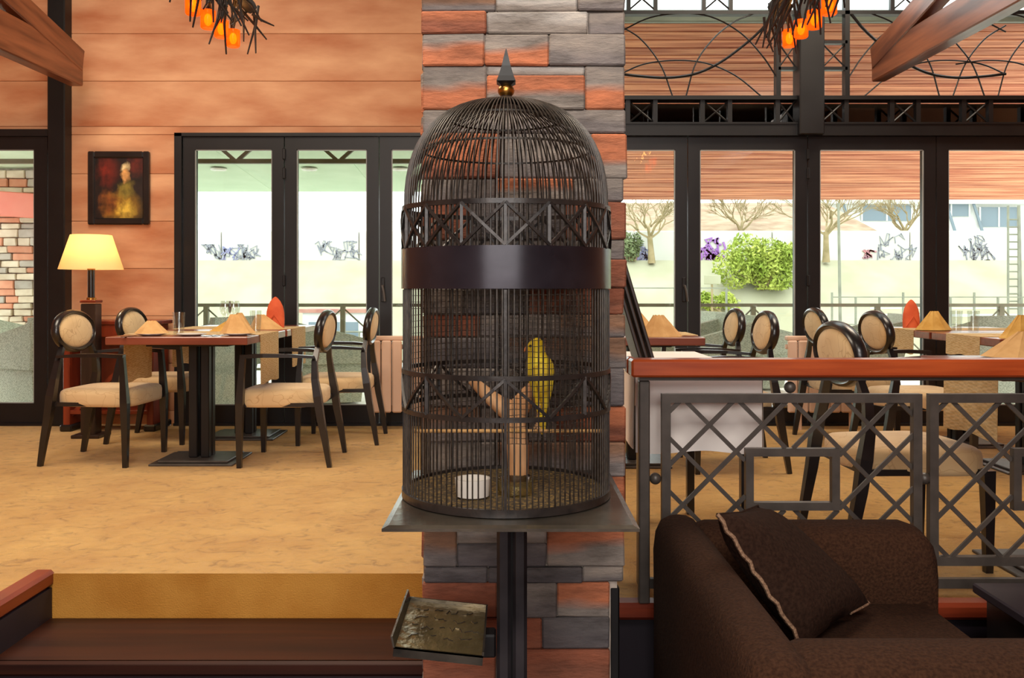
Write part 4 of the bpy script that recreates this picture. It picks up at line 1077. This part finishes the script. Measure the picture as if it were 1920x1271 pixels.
# ================================================================== TERRACE AND RIVERBANK
struct(MB().span((-9,7.23,-.12),(9,11.4,-.005)).build('terrace_floor', 'deck'), 'pale terrace deck outside the windows')
# sloping boarded canopy, right half
sf = sempty('terrace_roof', 'sloping canopy of red-brown boards over the right half of the terrace')
a0, a1 = Vector((0,7.62,3.285)), Vector((0,11.0,2.137)); L_ = (a1-a0).length; ang = math.atan2(a1.z-a0.z, a1.y-a0.y); nb_ = 30
bm_ = MB().cham((0,0,0),(7.1,L_/nb_-.009,.022),.003).mesh('board', 'soffit')
for k in range(nb_):
    p = a0+(a1-a0)*((k+.5)/nb_); o = mobj('board', bm_, sf, (3.45,p.y,p.z+.011), (ang,0,0))
MB().cham((3.45,(a0.y+a1.y)/2,(a0.z+a1.z)/2+.045),(7.1,.05,L_+.02),.004,rx=ang+PI/2).build('roof_sheet', 'canopy_steel', sf)
MB().cham((3.45,7.57,3.33),(7.1,.06,.10),.006).build('gutter', 'gutter_steel', sf)
gc = sempty('terrace_canopy', 'pale green canopy with a steel truss over the left half of the terrace')
b0, b1 = Vector((0,7.36,2.503)), Vector((0,11.0,2.234)); L2 = (b1-b0).length; ang2 = math.atan2(b1.z-b0.z, b1.y-b0.y)
for k in range(6): MB().cham((-6.6+k*1.24+.62,(b0.y+b1.y)/2,(b0.z+b1.z)/2+.012),(1.236,L2,.02),.003,rx=ang2).build('panel', 'green_canopy', gc)
MB().span((-6.6,8.28,2.205),(.8,8.34,2.245)).build('truss_bar', 'canopy_steel', gc)
k = 0
for px in (251,443,635,827):
    c = X(px,8.31)
    for s_ in (-1,1): MB().tube([(c+s_*.02,8.31,2.24),(c+s_*.21,8.31,2.405)], .022, 4).build('truss_strut', 'canopy_steel', gc)
for px in (240,410,580,750): MB().lathe([(.0,0),(.07,.0),(.085,.012),(.085,.022)], (X(px,9.6),9.6,2.310), 20).build('lamp_disc', 'porcelain', gc, smooth=40)
# terrace railing
tr = thing('terrace_railing', 'thin steel railing along the river edge of the terrace', 'railing', (0,10.9,0))
zr_ = Z(572,10.9)
MB().span((-8.5,-.025,zr_-.02),(8.5,.025,zr_+.02)).build('handrail', 'outdoor_rail', tr)
MB().span((-8.5,-.015,.08),(8.5,.015,.11)).build('bottom_rail', 'outdoor_rail', tr)
xs = [X(p,10.9) for p in (-125,131,387,643,899,1180,1412,1645,1877,2110)]
for i, x in enumerate(xs):
    MB().span((x-.028,-.028,0),(x+.028,.028,zr_)).build('post', 'outdoor_rail', tr)
    for s_ in (-1,1):
        j = i+s_
        if 0 <= j < len(xs): MB().tube([(x,0,zr_-.03),((x+xs[j])/2-.02*s_,0,.11)], .010, 5).build('brace', 'outdoor_rail', tr)
# stone garden wall seen through the left door, with a red beam
gw = sempty('garden_wall', 'outdoor wall of stacked stones beyond the left door')
MB().span((-6.2,9.64,0),(-4.75,9.9,2.35)).build('wall_core', 'mortar', gw)
z = .0
while z < 2.28:
    h = random.choice((.062,.075,.09)); x = -5.75-random.uniform(0,.2)
    while x < -4.72:
        w = random.choice((.14,.2,.27)); x2 = min(x+w,-4.72)
        if x2-x > .03:
            o = MB().cham((0,0,0),(x2-x-.008,.10,h-.007),.008,jit=.004).build('stone', 'garden_stone_'+random.choice('aabc'), gw); o.location = ((x+x2)/2, 9.60+random.uniform(-.015,.015), z+h/2)
        x = x2
    z += h
struct(MB().cham((-5.4,9.25,1.94),(1.6,.10,.25),.01,ry=math.radians(4)).build('red_beam', 'red_beam'), 'pinkish red steel beam crossing in front of the outdoor stone wall')
# wicker armchairs
def make_wicker(label):
    t = thing('wicker_armchair', label, 'chair', group='wicker terrace armchairs')
    m = MB(); rings = []
    for z, k in ((0.02,.86),(.2,.92),(.40,1.0)):
        rings.append([(.33*k*sx, .33*k*sy, z) for sx, sy in ((-1,-1),(1,-1),(1,1),(-1,1))])
    m.loft(rings); m.build('seat_base', 'wicker', t)
    MB().loft([[(-.345,-.36,.38),(-.28,-.36,.38),(-.28,.36,.38),(-.345,.36,.38)],[(-.44,-.40,.82),(-.385,-.40,.82),(-.385,.40,.82),(-.44,.40,.82)]]).build('backrest', 'wicker', t)
    for s_ in (-1,1):
        MB().loft([[(-.34,s_*.30,.38),(.32,s_*.30,.38),(.32,s_*.355,.38),(-.34,s_*.355,.38)],[(-.42,s_*.335,.78),(.34,s_*.335,.60),(.34,s_*.40,.60),(-.42,s_*.40,.78)]]).build('arm', 'wicker', t)
    MB().cham((.02,0,.435),(.58,.58,.08),.03).build('cushion', 'wicker_cushion', t, smooth=50)
    return t
w0 = make_wicker('wicker armchair seen through the left door beside the stone wall'); w0.location = (-4.12,8.0,0); w0.rotation_euler = (0,0,math.radians(150))
for x, y_, r, l in ((-2.72,8.0,160,'wicker armchair outside behind the near left table'),(-1.75,8.5,20,'wicker armchair outside behind the chair facing left'),(-4.95,9.0,60,'farther wicker armchair beside the outdoor stone wall'),
    (1.70,8.25,195,'wicker armchair outside behind the two chairs facing left'),(3.25,8.6,170,'wicker armchair outside behind the round chair back'),(4.35,8.4,100,'wicker armchair outside behind the tumblers'),(2.5,9.7,15,'wicker armchair outside near the terrace railing')):
    copy_tree(w0, (x,y_,0), math.radians(r), l, 'wicker terrace armchairs')
# river and far bank
struct(MB().span((-90,11.4,-2.4),(90,44,-2.2)).build('river', 'river'), 'pale river beyond the terrace')
bk = MB(); pr_ = [(40,-2.3),(44.0,.9),(46.4,2.55),(50,2.6),(50,-2.4)]
bk.prism(pr_, -90, 90, axis='x'); struct(bk.build('river_bank', 'bank'), 'pale sloping far bank of the river')
bs = sempty('bank_steps', 'concrete steps on the far bank')
for k in range(7): MB().span((17,42.6+.45*k,-.6+.28*k),(46,43.2+.45*k,-.1+.30*k)).build('step', 'concrete', bs)
gwall = sempty('bank_wall', 'long pale wall with graffiti on the far bank')
for k in range(18): MB().cham((-62+k*7.2,47.6,3.25),(7.15,.5,1.75),.05).build('wall_panel', 'bank_wall', gwall)
def scrawl(x0, x1, z0, z1, m_, n_, r, name='graffiti'):
    s_ = MB()
    for k in range(n_):
        cx = random.uniform(x0,x1); cz = random.uniform(z0,z1); q = []
        for j in range(6): q.append((cx+random.uniform(-.32,.32), 47.32, min(z1,max(z0,cz+random.uniform(-.45,.45)))))
        s_.tube(q, r, 4, flat=(1,1))
    o = s_.build(name, m_, gwall); o['kind'] = 'stuff'
scrawl(X(1316,47.3),X(1352,47.3),2.55,3.75,'graffiti_purple',14,.07)
scrawl(X(1190,47.3),X(1215,47.3),2.5,3.4,'graffiti_blue',8,.05); scrawl(X(1172,47.3),X(1190,47.3),2.5,3.0,'graffiti_red',6,.06)
scrawl(X(1640,47.3),X(1720,47.3),2.6,4.0,'graffiti_grey',10,.03); scrawl(X(1800,47.3),X(1870,47.3),2.6,3.9,'graffiti_grey',14,.035); scrawl(X(1620,47.3),X(1645,47.3),2.7,3.1,'graffiti_red',4,.06)
scrawl(X(380,47.3),X(480,47.3),2.5,3.4,'graffiti_grey',16,.035); scrawl(X(590,47.3),X(680,47.3),2.6,3.6,'graffiti_grey',14,.03); scrawl(X(405,47.3),X(440,47.3),2.5,3.3,'graffiti_blue',5,.04)
ub = MB().prism([(48,2.6),(49,4.1),(58,6.6),(60,6.6),(60,2)], 3, 20, axis='x').build('brush_slope', 'brush'); struct(ub, 'brown brushy slope above the graffiti wall')
# concrete building / viaduct at the far right
cb = thing('concrete_building', 'pale concrete building with recessed windows beyond the far bank on the right', 'building', (28,60,0))
MB().span((-9,0,4.1),(14,6,8.2)).build('facade', 'concrete', cb)
for a, b_, za, zb_ in ((-4.9,-1.6,5.6,6.6),(-.2,2.2,5.9,6.7),(2.9,5.4,5.2,6.5),(6.2,8.8,5.2,6.4)):
    m = MB().span((a,-.12,za),(b_,.05,zb_)).build('window', 'far_window', cb)
    for k in range(3): x = a+(b_-a)*k/2; MB().span((x-.05,-.16,za),(x+.05,-.1,zb_)).build('mullion', 'concrete', m)
MB().span((-9,-.6,6.7),(14,0,7.0)).build('canopy', 'concrete', cb)
for x in (-8,-6.2,.6,2.4): MB().tube([(x,-.3,6.7),(x+.8,-.3,4.2)], .10, 5).build('strut', 'far_window', cb)
# bare trees
def tree(x, y_, zb, h, seed, label):
    R = random.Random(seed); t = thing('bare_tree', label, 'tree', (x,y_,zb), group='bare trees on the far bank')
    m = MB(); top = Vector((R.uniform(-.2,.2),0,h*.30)); m.tube([(0,0,0),(top.x*.4,0,h*.15),top], [.20,.15,.13], 8); m.build('trunk', 'bark', t, smooth=60)
    br = MB()
    def grow(p, d, l, r, n_):
        q = p+d*l; mid = p+d*l*.5+Vector((R.uniform(-.1,.1),R.uniform(-.1,.1),R.uniform(-.05,.1)))*l
        br.tube([p,mid,q], [r,r*.8,r*.6], 4, cap=False)
        if n_ == 0: return
        for k in range(3):
            dd = (d+Vector((R.uniform(-.8,.8),R.uniform(-.6,.6),R.uniform(-.25,.5)))).normalized(); grow(p+d*l*R.uniform(.55,1), dd, l*R.uniform(.6,.85), max(r*.55,.010), n_-1)
    for k in range(5):
        a = k*2*PI/5+R.random(); dd = Vector((math.cos(a)*.9, math.sin(a)*.6, R.uniform(.5,1.1))).normalized(); grow(top*R.uniform(.75,1), dd, h*.24, .075, 4)
    br.build('branches', 'bark', t)['kind'] = 'stuff'
for px, base, d, h, sd, l in ((1222,490,46.0,4.6,3,'bare tree on the far bank right of the stone pillar'),(1392,470,49.6,4.4,8,'bare tree rising behind the green bush'),(1549,488,46.0,5.2,12,'bare tree at the left edge of the third right window'),(1700,470,49.5,4.2,21,'faint bare tree above the graffiti wall')):
    p = at(px, base, d); tree(p.x, d, max(2.3,p.z-.1), h, sd, l)
# shrubs on the bank
def shrub(x, y_, zb, rx, rz, n_, m_, label, seed):
    R = random.Random(seed); t = thing('shrub', label, 'shrub', (x,y_,zb)); m = MB()
    cl = [(R.uniform(-.7,.7)*rx, R.uniform(-.3,.3)*rx, rz*R.uniform(.3,.8), R.uniform(.3,.5)) for _ in range(9)]
    for k in range(n_):
        cx, cy, cz, cr = R.choice(cl); v = Vector((R.gauss(0,1),R.gauss(0,1),R.gauss(0,1))).normalized()*R.uniform(.6,1)
        c = Vector((cx+v.x*cr*rx, cy+v.y*cr*rx, max(.05,cz+v.z*cr*rz)))
        a = Vector((R.gauss(0,1),R.gauss(0,1),R.gauss(0,1))).normalized(); b_ = a.cross(Vector((R.gauss(0,1),R.gauss(0,1),R.gauss(0,1)))).normalized(); s_ = R.uniform(.05,.11)
        m.add([c-a*s_*1.4, c+b_*s_*.6, c+a*s_*1.4, c-b_*s_*.6], [(0,1,2,3)])
    m.build('foliage', m_, t)['kind'] = 'stuff'
    s2 = MB()
    for k in range(8): cx, cy, cz, cr = R.choice(cl); s2.tube([(R.uniform(-.2,.2),0,0),(cx*.5,cy*.5,cz*.5),(cx,cy,cz)], [.04,.03,.015], 5)
    s2.build('stems', 'bark', t)['kind'] = 'stuff'
shrub(X(1430,44.2), 44.2, 1.05, 2.2, 2.2, 6500, 'leaf', 'bright green spreading bush on the far bank', 5)
shrub(X(1345,42.6), 42.6, 0, 1.1, .9, 1100, 'leaf', 'lower yellow-green bush left of the spreading bush', 6)
shrub(X(1186,46.2), 46.2, 2.5, .8, 1.5, 900, 'leaf_dull', 'dull green shrub beside the stone pillar on the far bank', 9)
# pontoon fences, masts and a moored boat
def fence(x0, x1, y_, zt_, zb, step, label, rails=3):
    t = thing('pontoon_fence', label, 'fence', ((x0+x1)/2,y_,zb)); w = x1-x0
    for k in range(rails): zz = (zt_-zb)*(1-k*.32); MB().span((-w/2,-.02,zz-.03),(w/2,.02,zz)).build('rail', 'mast_steel', t)
    n_ = int(w/step)
    for k in range(n_+1): x = -w/2+w*k/n_; MB().span((x-.025,-.025,0),(x+.025,.025,zt_-zb+(.12 if k%3==0 else 0))).build('post', 'mast_steel', t)
    MB().span((-w/2,-.5,-.35),(w/2,.6,0)).build('float', 'concrete', t)
fence(X(1560,26),X(1960,26),26,Z(556,26),-1.6,.62,'steel pontoon fence on the river at the right',5)
fence(X(1168,24),X(1362,24),24,Z(539,24),-1.4,1.0,'plain pontoon handrail on the river right of the stone pillar',1)
def mast(px, y_, zt_, label, ladder):
    t = thing('mast', label, 'mast', (X(px,y_),y_,-2.2))
    if ladder:
        for s_ in (-1,1): MB().tube([(s_*.16,0,0),(s_*.16,0,zt_+2.2)], .04, 6).build('rail', 'mast_steel', t)
        n_ = 16
        for k in range(n_): z = 2.0+k*(zt_)/n_; MB().tube([(-.16,0,z),(.16,0,z)], .025, 5).build('rung', 'mast_steel', t)
    else: MB().tube([(0,0,0),(-.1,0,zt_+2.2)], [.07,.05], 8).build('pole', 'mast_steel', t)
mast(1900, 27.5, 3.6, 'lattice mast on the river at the far right', True); mast(1916, 28.5, 3.7, 'leaning pole beside the lattice mast', False); mast(1577, 34, 4.3, 'tall thin pole left of the third right window', False)
bt = thing('moored_boat', 'reddish moored work boat seen through the second left window', 'boat', (X(632,30),30,-2.2))
MB().loft([[(-1.6,-.8,0),(1.6,-.8,0),(1.6,.8,0),(-1.6,.8,0)],[(-1.9,-1,1.2),(1.9,-1,1.2),(1.9,1,1.2),(-1.9,1,1.2)]]).build('hull', 'terracotta_boat', bt)
MB().span((-1.0,-.6,1.2),(1.0,.6,2.5)).build('cabin', 'concrete', bt); MB().span((-1.1,-.7,2.5),(1.1,.7,2.62)).build('roof', 'terracotta_boat', bt)
for k in range(3): MB().span((-.8+k*.6,-.64,1.7),(-.4+k*.6,-.58,2.2)).build('window', 'far_window', bt)
for k in range(5): MB().tube([(-1.8+k*.9,-.95,1.2),(-1.8+k*.9,-.95,1.9)], .03, 5).build('stanchion', 'mast_steel', bt)
MB().tube([(-1.8,-.95,1.9),(1.8,-.95,1.9)], .03, 5).build('guard_rail', 'mast_steel', bt)
sg_ = thing('notice_board', 'small blank notice board on a post on the far bank left of the bush', 'sign', (X(1335,41),41,-1.6))
MB().tube([(0,0,0),(0,0,2.9)], .05, 6).build('post', 'bark', sg_); MB().cham((0,-.08,3.1),(.75,.06,.42),.02).build('board', 'bank', sg_)
